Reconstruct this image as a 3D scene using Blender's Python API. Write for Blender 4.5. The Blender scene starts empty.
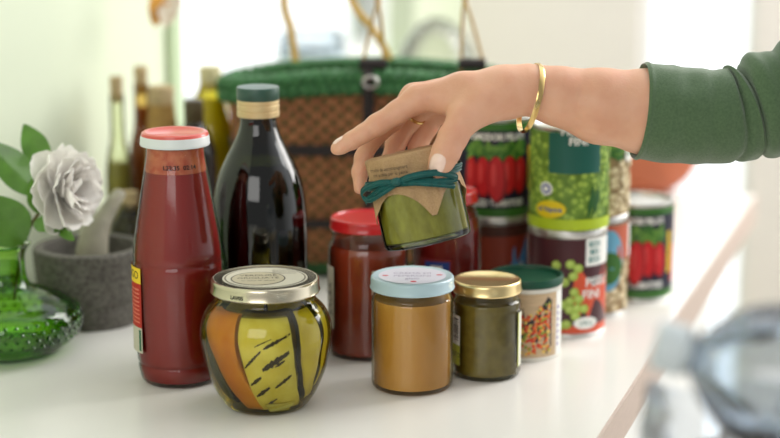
import bpy, math, random
import numpy as np
from mathutils import Vector, Matrix, noise
S = bpy.context.scene
COL = S.collection
R_ = math.radians
rnd = random.Random(7)

# ------------------------------------------------------------------ camera
FPX, HOR = 1800.0, -172.0
PITCH = math.atan((219 - HOR) / FPX)
CT = 0.90                                   # height of the counter top
CAMP = Vector((0, 0, CT + 0.49))
FW = Vector((0, math.cos(PITCH), -math.sin(PITCH)))
UP = Vector((0, math.sin(PITCH), math.cos(PITCH)))
RT = Vector((1, 0, 0))
cam = bpy.data.cameras.new('camera')
camo = bpy.data.objects.new('camera', cam)
COL.objects.link(camo)
camo.location = CAMP
camo.rotation_euler = (math.pi / 2 - PITCH, 0, 0)
cam.sensor_width = 36
cam.lens = 36 * FPX / 780
cam.clip_start = 0.05
cam.dof.use_dof = True
cam.dof.focus_distance = 1.555
cam.dof.aperture_fstop = 2.5
S.camera = camo

# ------------------------------------------------------------------ world (overcast daylight, brighter on the window side)
W = bpy.data.worlds.new('daylight')
S.world = W
W.use_nodes = True
nt = W.node_tree
nt.nodes.clear()
tc = nt.nodes.new('ShaderNodeTexCoord')
dot = nt.nodes.new('ShaderNodeVectorMath'); dot.operation = 'DOT_PRODUCT'
dd = Vector((0.50, 0.83, 0.25)).normalized()
dot.inputs[1].default_value = dd
rmp = nt.nodes.new('ShaderNodeValToRGB')
mr = nt.nodes.new('ShaderNodeMapRange')
mr.inputs[1].default_value = -1; mr.inputs[2].default_value = 1
rmp.color_ramp.elements[0].position = 0.0
rmp.color_ramp.elements[0].color = (0.40, 0.41, 0.41, 1)
rmp.color_ramp.elements[1].position = 0.85
rmp.color_ramp.elements[1].color = (1.9, 1.95, 2.0, 1)
e = rmp.color_ramp.elements.new(0.5); e.color = (0.44, 0.45, 0.44, 1)
bg = nt.nodes.new('ShaderNodeBackground')
wo = nt.nodes.new('ShaderNodeOutputWorld')
nt.links.new(tc.outputs['Generated'], dot.inputs[0])
nt.links.new(dot.outputs['Value'], mr.inputs[0])
nt.links.new(mr.outputs[0], rmp.inputs[0])
nt.links.new(rmp.outputs[0], bg.inputs[0])
bg.inputs[1].default_value = 0.9
nt.links.new(bg.outputs[0], wo.inputs[0])


def area(name, loc, target, sx, sy, power, col=(1, 1, 1)):
    l = bpy.data.lights.new(name, 'AREA')
    l.shape = 'RECTANGLE'; l.size = sx; l.size_y = sy; l.energy = power; l.color = col
    o = bpy.data.objects.new(name, l)
    COL.objects.link(o)
    o.location = loc
    o.rotation_euler = (Vector(target) - Vector(loc)).to_track_quat('-Z', 'Y').to_euler()
    return o


area('window_daylight', (1.55, 2.75, 1.95), (0.0, 1.6, 0.95), 1.0, 1.4, 40, (1, 0.98, 0.95))
area('back_wall_fill', (1.5, 2.2, 2.3), (0.45, 3.5, 1.3), 0.8, 1.0, 13, (1, 0.99, 0.97))  # added fill lamp that brightens the back wall, not an actual window
area('room_daylight', (-0.55, -0.5, 1.85), (-0.1, 1.7, 1.0), 1.2, 1.0, 13, (1, 0.99, 0.97))

vs = S.view_settings
vs.view_transform = 'Standard'
vs.look = 'None'
vs.exposure = 0.0
vs.gamma = 1.0
vs.use_curve_mapping = False
S.cycles.transparent_max_bounces = 24
S.cycles.max_bounces = 12
S.cycles.use_denoising = True
S.cycles.sample_clamp_indirect = 6.0


# ------------------------------------------------------------------ helpers
def ray(px, py):
    return FW + RT * ((px - 390) / FPX) + UP * ((219 - py) / FPX)


def at_h(px, py, h=0.0):
    d = ray(px, py)
    return CAMP + d * ((CT + h - CAMP.z) / d.z)


def at_z(px, py, Z):
    return CAMP + ray(px, py) * Z


def srgb(c):
    if max(c) > 1.0:
        c = [x / 255 for x in c]
    return tuple((x / 12.92 if x <= 0.04045 else ((x + 0.055) / 1.055) ** 2.4) for x in c[:3]) + (1.0,)


MATS = {}


def mat(name, col, rough=0.5, metal=0.0, coat=0.0, var=0.0, vscale=30.0, bump=0.0, bscale=200.0,
        sss=0.0, trans=0.0, ior=1.45, alpha=1.0, col2=None, spec=0.5, sheen=0.0, stretch=None):
    """principled material; colour is sRGB 0-255; var = noise mix to col2 (or a darker tone)"""
    if name in MATS:
        return MATS[name]
    m = bpy.data.materials.new(name)
    m.use_nodes = True
    n = m.node_tree
    b = n.nodes['Principled BSDF']
    c = srgb(col)
    b.inputs['Base Color'].default_value = c
    b.inputs['Roughness'].default_value = rough
    b.inputs['Metallic'].default_value = metal
    b.inputs['Coat Weight'].default_value = coat
    b.inputs['Coat Roughness'].default_value = 0.03
    b.inputs['IOR'].default_value = ior
    b.inputs['Specular IOR Level'].default_value = spec
    b.inputs['Transmission Weight'].default_value = trans
    b.inputs['Alpha'].default_value = alpha
    if sheen:
        b.inputs['Sheen Weight'].default_value = sheen
    if sss:
        b.inputs['Subsurface Weight'].default_value = sss
        b.inputs['Subsurface Radius'].default_value = (1.0, 0.35, 0.2)
        b.inputs['Subsurface Scale'].default_value = 0.008
    t = n.nodes.new('ShaderNodeTexCoord')
    src = t.outputs['Object']
    if stretch:
        mp = n.nodes.new('ShaderNodeMapping')
        mp.inputs['Scale'].default_value = stretch
        n.links.new(src, mp.inputs[0]); src = mp.outputs[0]
    if var:
        nz = n.nodes.new('ShaderNodeTexNoise')
        nz.inputs['Scale'].default_value = vscale
        nz.inputs['Detail'].default_value = 4
        n.links.new(src, nz.inputs['Vector'])
        r = n.nodes.new('ShaderNodeValToRGB')
        r.color_ramp.elements[0].position = 0.35
        r.color_ramp.elements[1].position = 0.68
        r.color_ramp.elements[0].color = c
        r.color_ramp.elements[1].color = srgb(col2) if col2 else tuple(x * (1 - var) for x in c[:3]) + (1,)
        n.links.new(nz.outputs[0], r.inputs[0])
        n.links.new(r.outputs[0], b.inputs['Base Color'])
    if bump:
        nz = n.nodes.new('ShaderNodeTexNoise')
        nz.inputs['Scale'].default_value = bscale
        nz.inputs['Detail'].default_value = 3
        n.links.new(src, nz.inputs['Vector'])
        bp = n.nodes.new('ShaderNodeBump')
        bp.inputs['Strength'].default_value = bump
        bp.inputs['Distance'].default_value = 0.002
        n.links.new(nz.outputs[0], bp.inputs['Height'])
        n.links.new(bp.outputs[0], b.inputs['Normal'])
    MATS[name] = m
    return m


def thin(name, tint, rough=0.03, gain=1.0, edge=None, base=0.0, ior=1.45, gl=(1, 1, 1, 1)):
    """thin clear glass or film: tinted see-through with a fresnel reflection; edge = tint where seen along the wall"""
    if name in MATS:
        return MATS[name]
    m = bpy.data.materials.new(name)
    m.use_nodes = True
    n = m.node_tree
    n.nodes.clear()
    out = n.nodes.new('ShaderNodeOutputMaterial')
    tr = n.nodes.new('ShaderNodeBsdfTransparent')
    tr.inputs[0].default_value = srgb(tint)
    gs = n.nodes.new('ShaderNodeBsdfGlossy')
    gs.inputs['Color'].default_value = gl
    gs.inputs['Roughness'].default_value = rough
    fr = n.nodes.new('ShaderNodeFresnel')
    fr.inputs[0].default_value = ior
    mu = n.nodes.new('ShaderNodeMath'); mu.operation = 'MULTIPLY_ADD'; mu.use_clamp = True
    mu.inputs[1].default_value = gain; mu.inputs[2].default_value = base
    n.links.new(fr.outputs[0], mu.inputs[0])
    mx = n.nodes.new('ShaderNodeMixShader')
    n.links.new(mu.outputs[0], mx.inputs[0])
    n.links.new(tr.outputs[0], mx.inputs[1])
    n.links.new(gs.outputs[0], mx.inputs[2])
    if edge:
        lw = n.nodes.new('ShaderNodeLayerWeight'); lw.inputs[0].default_value = 0.35
        mc = n.nodes.new('ShaderNodeMix'); mc.data_type = 'RGBA'
        mc.inputs[6].default_value = srgb(tint); mc.inputs[7].default_value = srgb(edge)
        n.links.new(lw.outputs['Facing'], mc.inputs[0])
        n.links.new(mc.outputs[2], tr.inputs[0])
    n.links.new(mx.outputs[0], out.inputs[0])
    MATS[name] = m
    return m


def thing(name, label, cat, loc=(0, 0, 0), group=None, rotz=0.0):
    o = bpy.data.objects.new(name, None)
    COL.objects.link(o)
    o.empty_display_size = 0.02
    o.location = loc
    o.rotation_euler = (0, 0, rotz)
    tag(o, label, cat, group)
    return o


def tag(o, label=None, cat=None, group=None, kind=None):
    if label: o['label'] = label
    if cat: o['category'] = cat
    if group: o['group'] = group
    if kind: o['kind'] = kind
    return o


class MB:
    """collects geometry for ONE mesh object"""

    def __init__(self):
        self.v = []; self.f = []; self.mi = []; self.cur = 0

    def add(self, vs, fs, m=None):
        k = len(self.v)
        self.v += [tuple(p) for p in vs]
        self.f += [tuple(i + k for i in f) for f in fs]
        self.mi += [self.cur if m is None else m] * len(fs)

    def box(self, x0, x1, y0, y1, z0, z1, m=None, M=None):
        vs = [Vector((x, y, z)) for x in (x0, x1) for y in (y0, y1) for z in (z0, z1)]
        if M is not None: vs = [M @ p for p in vs]
        self.add(vs, [(0, 1, 3, 2), (4, 6, 7, 5), (0, 4, 5, 1), (2, 3, 7, 6), (0, 2, 6, 4), (1, 5, 7, 3)], m)

    def lathe(self, prof, seg=64, m=None, cap0=True, cap1=True, M=None, rfn=None):
        vs = []; fs = []
        for (r, z) in prof:
            for i in range(seg):
                a = 2 * math.pi * i / seg
                rr = rfn(r, z, a) if rfn else r
                p = Vector((rr * math.cos(a), rr * math.sin(a), z))
                vs.append(M @ p if M is not None else p)
        for j in range(len(prof) - 1):
            for i in range(seg):
                i2 = (i + 1) % seg
                fs.append((j * seg + i, j * seg + i2, (j + 1) * seg + i2, (j + 1) * seg + i))
        if cap0 and prof[0][0] > 1e-6: fs.append(tuple(range(seg - 1, -1, -1)))
        if cap1 and prof[-1][0] > 1e-6:
            k = (len(prof) - 1) * seg
            fs.append(tuple(range(k, k + seg)))
        self.add(vs, fs, m)

    def tube(self, pts, rad, seg=10, m=None, closed=False, flat=1.0, upv=None, caps=True):
        pts = [Vector(p) for p in pts]
        n = len(pts)
        rads = rad if isinstance(rad, (list, tuple)) else [rad] * n
        vs = []; fs = []
        prev = None
        for i, p in enumerate(pts):
            a = pts[(i - 1) % n] if (closed or i > 0) else p
            b = pts[(i + 1) % n] if (closed or i < n - 1) else p
            t = (b - a).normalized()
            if upv is not None:
                nn = Vector(upv) - t * Vector(upv).dot(t)
            elif prev is None:
                nn = t.orthogonal()
            else:
                nn = prev - t * prev.dot(t)
            nn.normalize(); prev = nn
            bb = t.cross(nn)
            for k in range(seg):
                an = 2 * math.pi * k / seg
                vs.append(p + nn * (rads[i] * math.cos(an)) + bb * (rads[i] * flat * math.sin(an)))
        for i in range(n if closed else n - 1):
            j = (i + 1) % n
            for k in range(seg):
                k2 = (k + 1) % seg
                fs.append((i * seg + k, i * seg + k2, j * seg + k2, j * seg + k))
        if not closed and caps:
            fs.append(tuple(range(seg - 1, -1, -1)))
            fs.append(tuple(range((n - 1) * seg, n * seg)))
        self.add(vs, fs, m)

    def grid(self, fn, nu, nv, m=None, closeu=False):
        vs = [fn(i / nu, j / nv) for j in range(nv + 1) for i in range(nu + (0 if closeu else 1))]
        w = nu if closeu else nu + 1
        fs = []
        for j in range(nv):
            for i in range(nu):
                i2 = (i + 1) % w
                fs.append((j * w + i, j * w + i2, (j + 1) * w + i2, (j + 1) * w + i))
        self.add(vs, fs, m)

    def slab(self, fn, nrm, th, nu, nv, m=None, medge=None):
        """closed solid: fn(u,v) front surface, pushed back by th along nrm(u,v)"""
        w = nu + 1
        A = [Vector(fn(i / nu, j / nv)) for j in range(nv + 1) for i in range(w)]
        B = [A[j * w + i] - Vector(nrm(i / nu, j / nv)) * th for j in range(nv + 1) for i in range(w)]
        N = len(A)
        f1 = []; f2 = []; fe = []
        for j in range(nv):
            for i in range(nu):
                q = (j * w + i, j * w + i + 1, (j + 1) * w + i + 1, (j + 1) * w + i)
                f1.append(q); f2.append(tuple(N + k for k in reversed(q)))
        for i in range(nu):
            fe.append((i + 1, i, N + i, N + i + 1))
            a = nv * w + i
            fe.append((a, a + 1, N + a + 1, N + a))
        for j in range(nv):
            a = j * w; b = (j + 1) * w
            fe.append((a, b, N + b, N + a))
            a = j * w + nu; b = (j + 1) * w + nu
            fe.append((b, a, N + a, N + b))
        k = len(self.v)
        self.v += [tuple(p) for p in A + B]
        mm = self.cur if m is None else m
        me = mm if medge is None else medge
        for fl, mi in ((f1, mm), (f2, mm), (fe, me)):
            self.f += [tuple(i + k for i in f) for f in fl]
            self.mi += [mi] * len(fl)

    def build(self, name, mats, parent=None, loc=None, smooth=40, off=None):
        me = bpy.data.meshes.new(name)
        vs = self.v
        if off is not None:
            ox, oy, oz = off
            vs = [(x - ox, y - oy, z - oz) for x, y, z in vs]
        me.from_pydata(vs, [], self.f)
        if not isinstance(mats, (list, tuple)): mats = [mats]
        for m in mats: me.materials.append(m)
        me.polygons.foreach_set('material_index', self.mi)
        if smooth:
            me.polygons.foreach_set('use_smooth', [True] * len(me.polygons))
            try: me.set_sharp_from_angle(angle=R_(smooth))
            except Exception: pass
        me.update()
        o = bpy.data.objects.new(name, me)
        COL.objects.link(o)
        if parent is not None: o.parent = parent
        if loc is not None: o.location = loc
        return o


def struct(name, mb, m, **k):
    o = mb.build(name, m, **k)
    o['kind'] = 'structure'
    return o


def interp(prof, z):
    """radius of a (r,z) profile at height z"""
    for (r0, z0), (r1, z1) in zip(prof, prof[1:]):
        if z0 <= z <= z1 and z1 > z0:
            t = (z - z0) / (z1 - z0)
            return r0 + (r1 - r0) * t
    return prof[-1][0] if z > prof[-1][1] else prof[0][0]


def smoothprof(pts, n=6):
    """catmull-rom through (r,z) points"""
    P = [Vector((r, z)) for r, z in pts]
    out = []
    for i in range(len(P) - 1):
        p0 = P[max(i - 1, 0)]; p1 = P[i]; p2 = P[i + 1]; p3 = P[min(i + 2, len(P) - 1)]
        for k in range(n):
            t = k / n
            q = 0.5 * ((2 * p1) + (p2 - p0) * t + (2 * p0 - 5 * p1 + 4 * p2 - p3) * t * t + (3 * p1 - p0 - 3 * p2 + p3) * t ** 3)
            out.append((max(q.x, 0.0), q.y))
    out.append(tuple(P[-1]))
    return out


def curve3(pts, n=8, closed=False):
    P = [Vector(p) for p in pts]
    N = len(P)
    out = []
    for i in range(N if closed else N - 1):
        g = (lambda k: P[k % N]) if closed else (lambda k: P[min(max(k, 0), N - 1)])
        p0, p1, p2, p3 = g(i - 1), g(i), g(i + 1), g(i + 2)
        for k in range(n):
            t = k / n
            out.append(0.5 * ((2 * p1) + (p2 - p0) * t + (2 * p0 - 5 * p1 + 4 * p2 - p3) * t * t + (3 * p1 - p0 - 3 * p2 + p3) * t ** 3))
    if not closed: out.append(P[-1])
    return out


_glyphs = {}


def text_mesh(s, size, bold=0.0):
    """triangles of a text centred on the origin, in metres"""
    key = (s, size, bold)
    if key in _glyphs: return _glyphs[key]
    cu = bpy.data.curves.new('lettering', 'FONT')
    cu.body = s; cu.size = size; cu.align_x = 'CENTER'; cu.align_y = 'CENTER'; cu.resolution_u = 3
    cu.offset = bold
    o = bpy.data.objects.new('lettering', cu)
    COL.objects.link(o)
    dg = bpy.context.evaluated_depsgraph_get()
    me = bpy.data.meshes.new_from_object(o.evaluated_get(dg))
    vs = [(p.co.x, p.co.y) for p in me.vertices]
    fs = [tuple(p.vertices) for p in me.polygons]
    bpy.data.objects.remove(o); bpy.data.curves.remove(cu); bpy.data.meshes.remove(me)
    _glyphs[key] = (vs, fs)
    return vs, fs


class Label:
    """printed matter on a surface: pos(u,v,lift) -> point; u runs right, v up, as read from outside"""

    def __init__(self, mb, pos, lift=0.00012):
        self.mb = mb; self.pos = pos; self.l = lift

    def rect(self, u0, u1, v0, v1, m, layer=1, nu=None):
        nu = nu or max(2, int(abs(u1 - u0) / 0.003)); nv = max(1, int(abs(v1 - v0) / 0.004))
        self.mb.grid(lambda a, b: self.pos(u0 + (u1 - u0) * a, v0 + (v1 - v0) * b, layer * self.l), nu, nv, m)

    def blob(self, pts, m, layer=1, rings=2):
        cu = sum(p[0] for p in pts) / len(pts); cv = sum(p[1] for p in pts) / len(pts)
        vs = [self.pos(cu, cv, layer * self.l)]
        n = len(pts); fs = []
        for r in range(1, rings + 1):
            t = r / rings
            for p in pts: vs.append(self.pos(cu + (p[0] - cu) * t, cv + (p[1] - cv) * t, layer * self.l))
        for i in range(n):
            i2 = (i + 1) % n
            fs.append((0, 1 + i, 1 + i2))
            for r in range(1, rings):
                a = 1 + (r - 1) * n; b = 1 + r * n
                fs.append((a + i, b + i, b + i2, a + i2))
        self.mb.add(vs, fs, m)

    def ell(self, u, v, a, b, m, layer=1, rot=0.0, n=16, wob=0.0):
        c, s = math.cos(rot), math.sin(rot)
        pts = []
        for i in range(n):
            t = 2 * math.pi * i / n
            k = 1 + (rnd.uniform(-wob, wob) if wob else 0)
            x, y = a * k * math.cos(t), b * k * math.sin(t)
            pts.append((u + x * c - y * s, v + x * s + y * c))
        self.blob(pts, m, layer)

    def text(self, s, u, v, size, m, layer=3, bold=0.0, rot=0.0, sx=1.0):
        vs, fs = text_mesh(s, size, bold)
        c, sn = math.cos(rot), math.sin(rot)
        self.mb.add([self.pos(u + x * sx * c - y * sn, v + x * sx * sn + y * c, layer * self.l) for x, y in vs], fs, m)


def cyl(R):
    def pos(u, v, l):
        a = u / R
        return Vector(((R + l) * math.sin(a), -(R + l) * math.cos(a), v))
    return pos


def facing(p):
    """z rotation that turns a thing's local -Y towards the camera"""
    return math.atan2(p.x - CAMP.x, -(CAMP.y - p.y)) * -1.0


# ------------------------------------------------------------------ shared materials
glass = thin('clear_glass', (248, 250, 246), edge=(226, 232, 226), gain=0.9)
pane_glass = thin('window_glass', (252, 253, 252), gain=0.25)
steel = mat('tin_plate', (215, 213, 208), 0.38, 1.0)
white_ink = mat('white_ink', (238, 238, 232), 0.45)
black_ink = mat('black_ink', (28, 26, 26), 0.5)
# ------------------------------------------------------------------ setting
E1 = Vector((0.3117, 0.9502, 0))            # along the counter, away from the camera
E2 = Vector((-0.9502, 0.3117, 0))           # across the counter, to the left wall
K0 = Vector((0.1726, 1.4077, 0))            # a point on the counter's right edge
WID = 0.70
MC = Matrix(((E1.x, -E2.x, 0, K0.x), (E1.y, -E2.y, 0, K0.y), (0, 0, 1, 0), (0, 0, 0, 1)))   # local x along, y to the right


def SB(*boxes):
    mb = MB()
    for b in boxes: mb.box(*b, M=MC)
    return mb


wallm = mat('wall_paint', (215, 224, 199), 0.7, var=0.04, vscale=3)
backm = mat('back_wall_paint', (240, 233, 229), 0.7, var=0.03, vscale=3)
framem = mat('window_frame_paint', (236, 238, 236), 0.4)
greenf = mat('green_frame_paint', (190, 208, 172), 0.45)
floorm = mat('floor_tiles', (205, 196, 182), 0.35, var=0.15, vscale=6)
struct('floor', SB((-2.6, 2.6, -0.9, 2.6, -0.05, 0.0)), floorm)
WL = 0.672                                  # the left wall ends here, window beyond
BK = 2.05                                   # the back wall
LWY = -WID
struct('wall_left', SB((-1.6, WL, LWY - 0.12, LWY, 0, 2.6), (WL, BK, LWY - 0.12, LWY, 0, 0.98), (1.72, BK, LWY - 0.12, LWY, 0.98, 2.6),
                       (WL, 1.72, LWY - 0.12, LWY, 2.3, 2.6)), wallm, smooth=0)
struct('trim_1', SB((WL - 0.0, WL + 0.030, LWY - 0.13, LWY + 0.010, 0.98, 2.3)), greenf, smooth=0)
wf = struct('window_1', SB((WL + 0.045, 1.72, LWY - 0.09, LWY - 0.05, 0.98, 1.02), (WL + 0.045, 1.72, LWY - 0.09, LWY - 0.05, 2.26, 2.3),
                           (WL + 0.045, WL + 0.075, LWY - 0.09, LWY - 0.05, 1.02, 2.26), (1.67, 1.72, LWY - 0.09, LWY - 0.05, 1.02, 2.26)), framem, smooth=0)
SB((WL + 0.075, 1.67, LWY - 0.073, LWY - 0.068, 1.02, 2.26)).build('pane', pane_glass, wf)
D0, D1 = -0.345, -0.13                         # glazed door in the back wall (local y)
struct('wall_back', SB((BK, BK + 0.12, LWY - 0.12, D0, 0, 2.6), (BK, BK + 0.12, D1, 2.4, 0, 2.6), (BK, BK + 0.12, D0, D1, 2.3, 2.6)), backm, smooth=0)
dr = struct('door_1', SB((BK + 0.03, BK + 0.07, D0, D0 + 0.012, 0, 2.3), (BK + 0.03, BK + 0.07, D1 - 0.018, D1, 0, 2.3), (BK + 0.03, BK + 0.07, D0 + 0.012, D1 - 0.018, 0, 0.16),
                         (BK + 0.03, BK + 0.07, D0 + 0.012, D1 - 0.018, 2.22, 2.3)), framem, smooth=0)
SB((BK + 0.045, BK + 0.05, D0 + 0.012, D1 - 0.018, 0.16, 2.22)).build('pane', pane_glass, dr)

# counter
ctm = mat('white_laminate', (232, 229, 223), 0.22, var=0.02, vscale=4, spec=0.4)
edgem = mat('tan_edge_band', (196, 178, 166), 0.5, var=0.08, vscale=60, stretch=(1, 1, 12))
cnt = thing('countertop', 'long white kitchen countertop carrying all the jars and tins', 'countertop', (0, 0, 0))
mb = MB()
mb.box(-1.3, 1.055, LWY + 0.004, -0.003, CT - 0.035, CT, M=MC)
mb.build('worktop', ctm, cnt, smooth=0)
mb = MB()
mb.box(-1.3, 1.055, -0.003, 0.0, CT - 0.036, CT - 0.0005, M=MC)
o = mb.build('edge_band', edgem, cnt, smooth=0); o['label'] = 'tan edge band along the right side'
SB((-1.25, 1.0, LWY + 0.004, -0.05, 0.0, CT - 0.035)).build('cabinet_body', framem, cnt, smooth=0)


# ------------------------------------------------------------------ jars and bottles
def shell(prof, t=0.0015):
    """glass outside only (thin glass)"""
    mb = MB(); mb.lathe(prof, 72, cap0=True, cap1=False)
    return mb


def fill(prof, z0, z1, t=0.0022, seg=64, n=24):
    mb = MB()
    P = [(0.0, z0)]
    for i in range(n + 1):
        z = z0 + (z1 - z0) * i / n
        P.append((max(interp(prof, z) - t, 0.001), z))
    P.append((0.0, z1))
    mb.lathe(P, seg, cap0=False, cap1=False)
    return mb


def lidmesh(R, z0, z1, knurl=0, rec=0.0012, bead=0.0012):
    mb = MB()
    rf = (lambda r, z, a: r + (0.0005 * math.cos(knurl * a) if (r > R * 0.97 and z0 + 0.002 < z < z1 - 0.003) else 0)) if knurl else None
    mb.lathe([(R - 0.002, z0 + 0.0005), (R, z0), (R + bead * 0.6, z0 + 0.0012), (R, z0 + 0.0028), (R - 0.0001, z1 - 0.003), (R - 0.0003, z1 - 0.0012), (R - 0.0011, z1 - 0.0003),
              (R - 0.0020, z1), (R - 0.0032, z1 - 0.0002), (R - 0.0042, z1 - rec), (0.0, z1 - rec)], 96 if not knurl else 180, cap0=False, cap1=False, rfn=rf)
    return mb


def disc(zz, flipy=True):
    return lambda u, v, l: Vector((u, v, zz + l))


# --- passata bottle
p = at_h(181, 378)
t = thing('passata_bottle', 'tall tomato passata bottle with a red and white cap, leftmost on the front row', 'bottle', p, rotz=facing(p))
t.scale = (1, 1, 1.012)
PP = smoothprof([(0.030, 0.0), (0.0345, 0.002), (0.0372, 0.010), (0.0378, 0.016), (0.0372, 0.019), (0.0388, 0.024), (0.0402, 0.060), (0.0409, 0.100), (0.0409, 0.107), (0.0399, 0.111),
                 (0.0402, 0.116), (0.0384, 0.132), (0.0336, 0.160), (0.0287, 0.188), (0.0262, 0.204), (0.0258, 0.214)], 5)
sauce_m = mat('passata', (158, 24, 16), 0.4, var=0.25, vscale=14, coat=0.0, col2=(138, 17, 10), stretch=(1, 1, .25))
shell(PP).build('glass', glass, t)
fill(PP, 0.004, 0.192).build('sauce', sauce_m, t)
mb = MB()
mb.lathe([(interp(PP, z) - 0.001, z) for z in (0.191, 0.195, 0.199, 0.2035, 0.207, 0.212)], 48, cap0=False, cap1=False,
         rfn=lambda r, z, a: r)
o = mb.build('sauce_residue', mat('passata_film', (214, 128, 88), 0.4, var=1, vscale=90, col2=(190, 70, 40)), t)
mb = MB()
lb = Label(mb, lambda u, v, l: Vector(((interp(PP, v) + .0004 + l) * math.sin(u / .0258), -(interp(PP, v) + .0004 + l) * math.cos(u / .0258), v)))
lb.text('L22:35  02:14', 0.0035, 0.197, 0.0052, 0, 1, bold=0.0001)
mb.build('date_print', black_ink, t)
mb = MB()
lb = Label(mb, cyl(0.0414))
a0, a1 = -0.0414 * 1.75, -0.0414 * 0.93
lb.rect(a0, a1, 0.031, 0.108, 0)
lb.rect(a0, a1, 0.094, 0.108, 1, 2)
lb.rect(a0, a1, 0.031, 0.054, 2, 2)
lb.rect(a1 - 0.005, a1 - 0.0015, 0.033, 0.052, 3, 3)
for i in range(9): lb.rect(a0, a1 - 0.003, 0.058 + i * 0.0037, 0.0594 + i * 0.0037, 4, 2)
lb.text('SUGO', (a0 + a1) / 2, 0.101, 0.010, 5, 3)
o = mb.build('label', [mat('red_label', (176, 38, 26), 0.5), mat('yellow_label', (232, 196, 40), 0.5), mat('pale_label', (196, 190, 170), 0.5), mat('green_label', (40, 96, 66), .5),
                       mat('label_text_pink', (214, 120, 100), .5), black_ink], t)
o['label'] = 'red label with a yellow top'
mb = MB()
mb.lathe([(0.0285, 0.2135), (0.0306, 0.2135), (0.0311, 0.2147), (0.0308, 0.2160), (0.0305, 0.2205), (0.0300, 0.2222)], 72, m=0, cap0=False, cap1=False)
mb.lathe([(0.0300, 0.2222), (0.0292, 0.2244), (0.0274, 0.2254), (0.0250, 0.2250), (0.0232, 0.2238), (0.0, 0.2236)], 72, m=1, cap0=False, cap1=False)
mb.build('cap', [mat('cap_white', (214, 218, 216), 0.35), mat('cap_red', (208, 84, 74), 0.3, coat=.3)], t)

# --- dark oil bottle
p = at_h(262, 352)
t = thing('oil_bottle', 'large dark bottle with a green and gold screw cap behind the grilled vegetable jar', 'bottle', p, rotz=facing(p))
OP = smoothprof([(0.036, 0.0), (0.041, 0.003), (0.0435, 0.012), (0.0450, 0.06), (0.0452, 0.115), (0.0442, 0.140), (0.0415, 0.160), (0.0365, 0.177), (0.0290, 0.193), (0.0215, 0.208), (0.0175, 0.220), (0.0165, 0.232), (0.0165, 0.236)], 6)
shell(OP).build('glass', thin('dark_green_glass', (104, 108, 68), gain=1.1, edge=(84, 92, 62), base=0.01), t)
fill(OP, 0.004, 0.186).build('oil', mat('dark_oil', (26, 14, 8), 0.2, coat=.4), t)
mb = MB()
mb.lathe([(0.0170, 0.2285), (0.0196, 0.2285), (0.0198, 0.2330), (0.0192, 0.2335), (0.0192, 0.2345), (0.0198, 0.2350), (0.0198, 0.2390), (0.0192, 0.2395), (0.0192, 0.2405), (0.0197, 0.2410), (0.0196, 0.2440)], 64, m=0, cap0=False, cap1=False)
mb.lathe([(0.0196, 0.2440), (0.0200, 0.2445), (0.0200, 0.2540), (0.0194, 0.2558), (0.0, 0.2560)], 64, m=1, cap0=False, cap1=False)
o = mb.build('cap', [mat('gold_cap', (214, 190, 142), 0.4, 0.4), mat('green_cap', (52, 84, 72), 0.35)], t)
o['label'] = 'green screw cap over gold ridged collar'

# --- grilled vegetable jar
p = at_h(267, 404)
VJ = p
vrot = facing(p)
t = thing('vegetable_jar', 'round bellied glass jar of grilled vegetables in oil, silver lid, frontmost on the counter', 'jar', p, rotz=vrot)
t.scale = (1, 1, 1.025)
VP = smoothprof([(0.030, 0.0), (0.0345, 0.0015), (0.0385, 0.006), (0.0448, 0.016), (0.0522, 0.034), (0.0555, 0.050), (0.0572, 0.062), (0.0560, 0.074), (0.0515, 0.084), (0.0450, 0.091), (0.0425, 0.095), (0.0422, 0.100)], 6)
shell(VP).build('glass', thin('jar_glass', (246, 248, 235), edge=(226, 230, 180), gain=0.9), t)
fill(VP, 0.003, 0.092, 0.0016).build('oil', thin('yellow_oil', (254, 250, 212), edge=(238, 228, 140), gain=0.1), t)
lidmesh(0.0466, 0.0995, 0.1112, rec=0.0008).build('lid', mat('silver_lid', (206, 196, 172), 0.24, 1.0), t)
mb = MB()
ld = Label(mb, disc(0.1105))
ld.ell(0, 0, 0.0365, 0.0365, 0, 1, n=48)
ld.ell(0, 0, 0.0350, 0.0350, 1, 2, n=48)
ld.ell(0, 0, 0.0335, 0.0335, 0, 3, n=48)
ld.ell(-0.006, -0.004, 0.0235, 0.0235, 2, 4, n=40)
ld.ell(-0.006, -0.004, 0.0222, 0.0222, 3, 5, n=40)
for k, s in enumerate(('VERDURE', 'GRIGLIATE', 'in olio di oliva')):
    ld.text(s, -0.006, 0.006 - 0.009 * k, 0.0075 if k < 2 else 0.005, 2, 6)
for k in range(4): ld.rect(0.006, 0.030 - abs(k - 1.5) * .002, 0.012 + 0.004 * k, 0.0128 + 0.004 * k, 2, 5)
ld.blob([(0.006, 0.012), (0.031, 0.004), (0.027, 0.022), (0.014, 0.030)], 0, 4)
mb.build('lid_label', [mat('cream_paper', (212, 206, 186), 0.5), mat('grey_ink', (120, 112, 92), .5), mat('brown_grey_ink', (96, 88, 74), .5), mat('beige_paper', (196, 186, 158), .5)], t)
mb = MB()
lb = Label(mb, cyl(0.0471))
lb.text('LAV05', -0.0255, 0.1035, 0.0046, 0, 1, bold=.00005)
mb.build('rim_print', black_ink, t)

# the slices inside, each a thing of its own
pxm = 1.570 / FPX


def zof(py): return (403 - py) * pxm * 1.02 + 0.002


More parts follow.
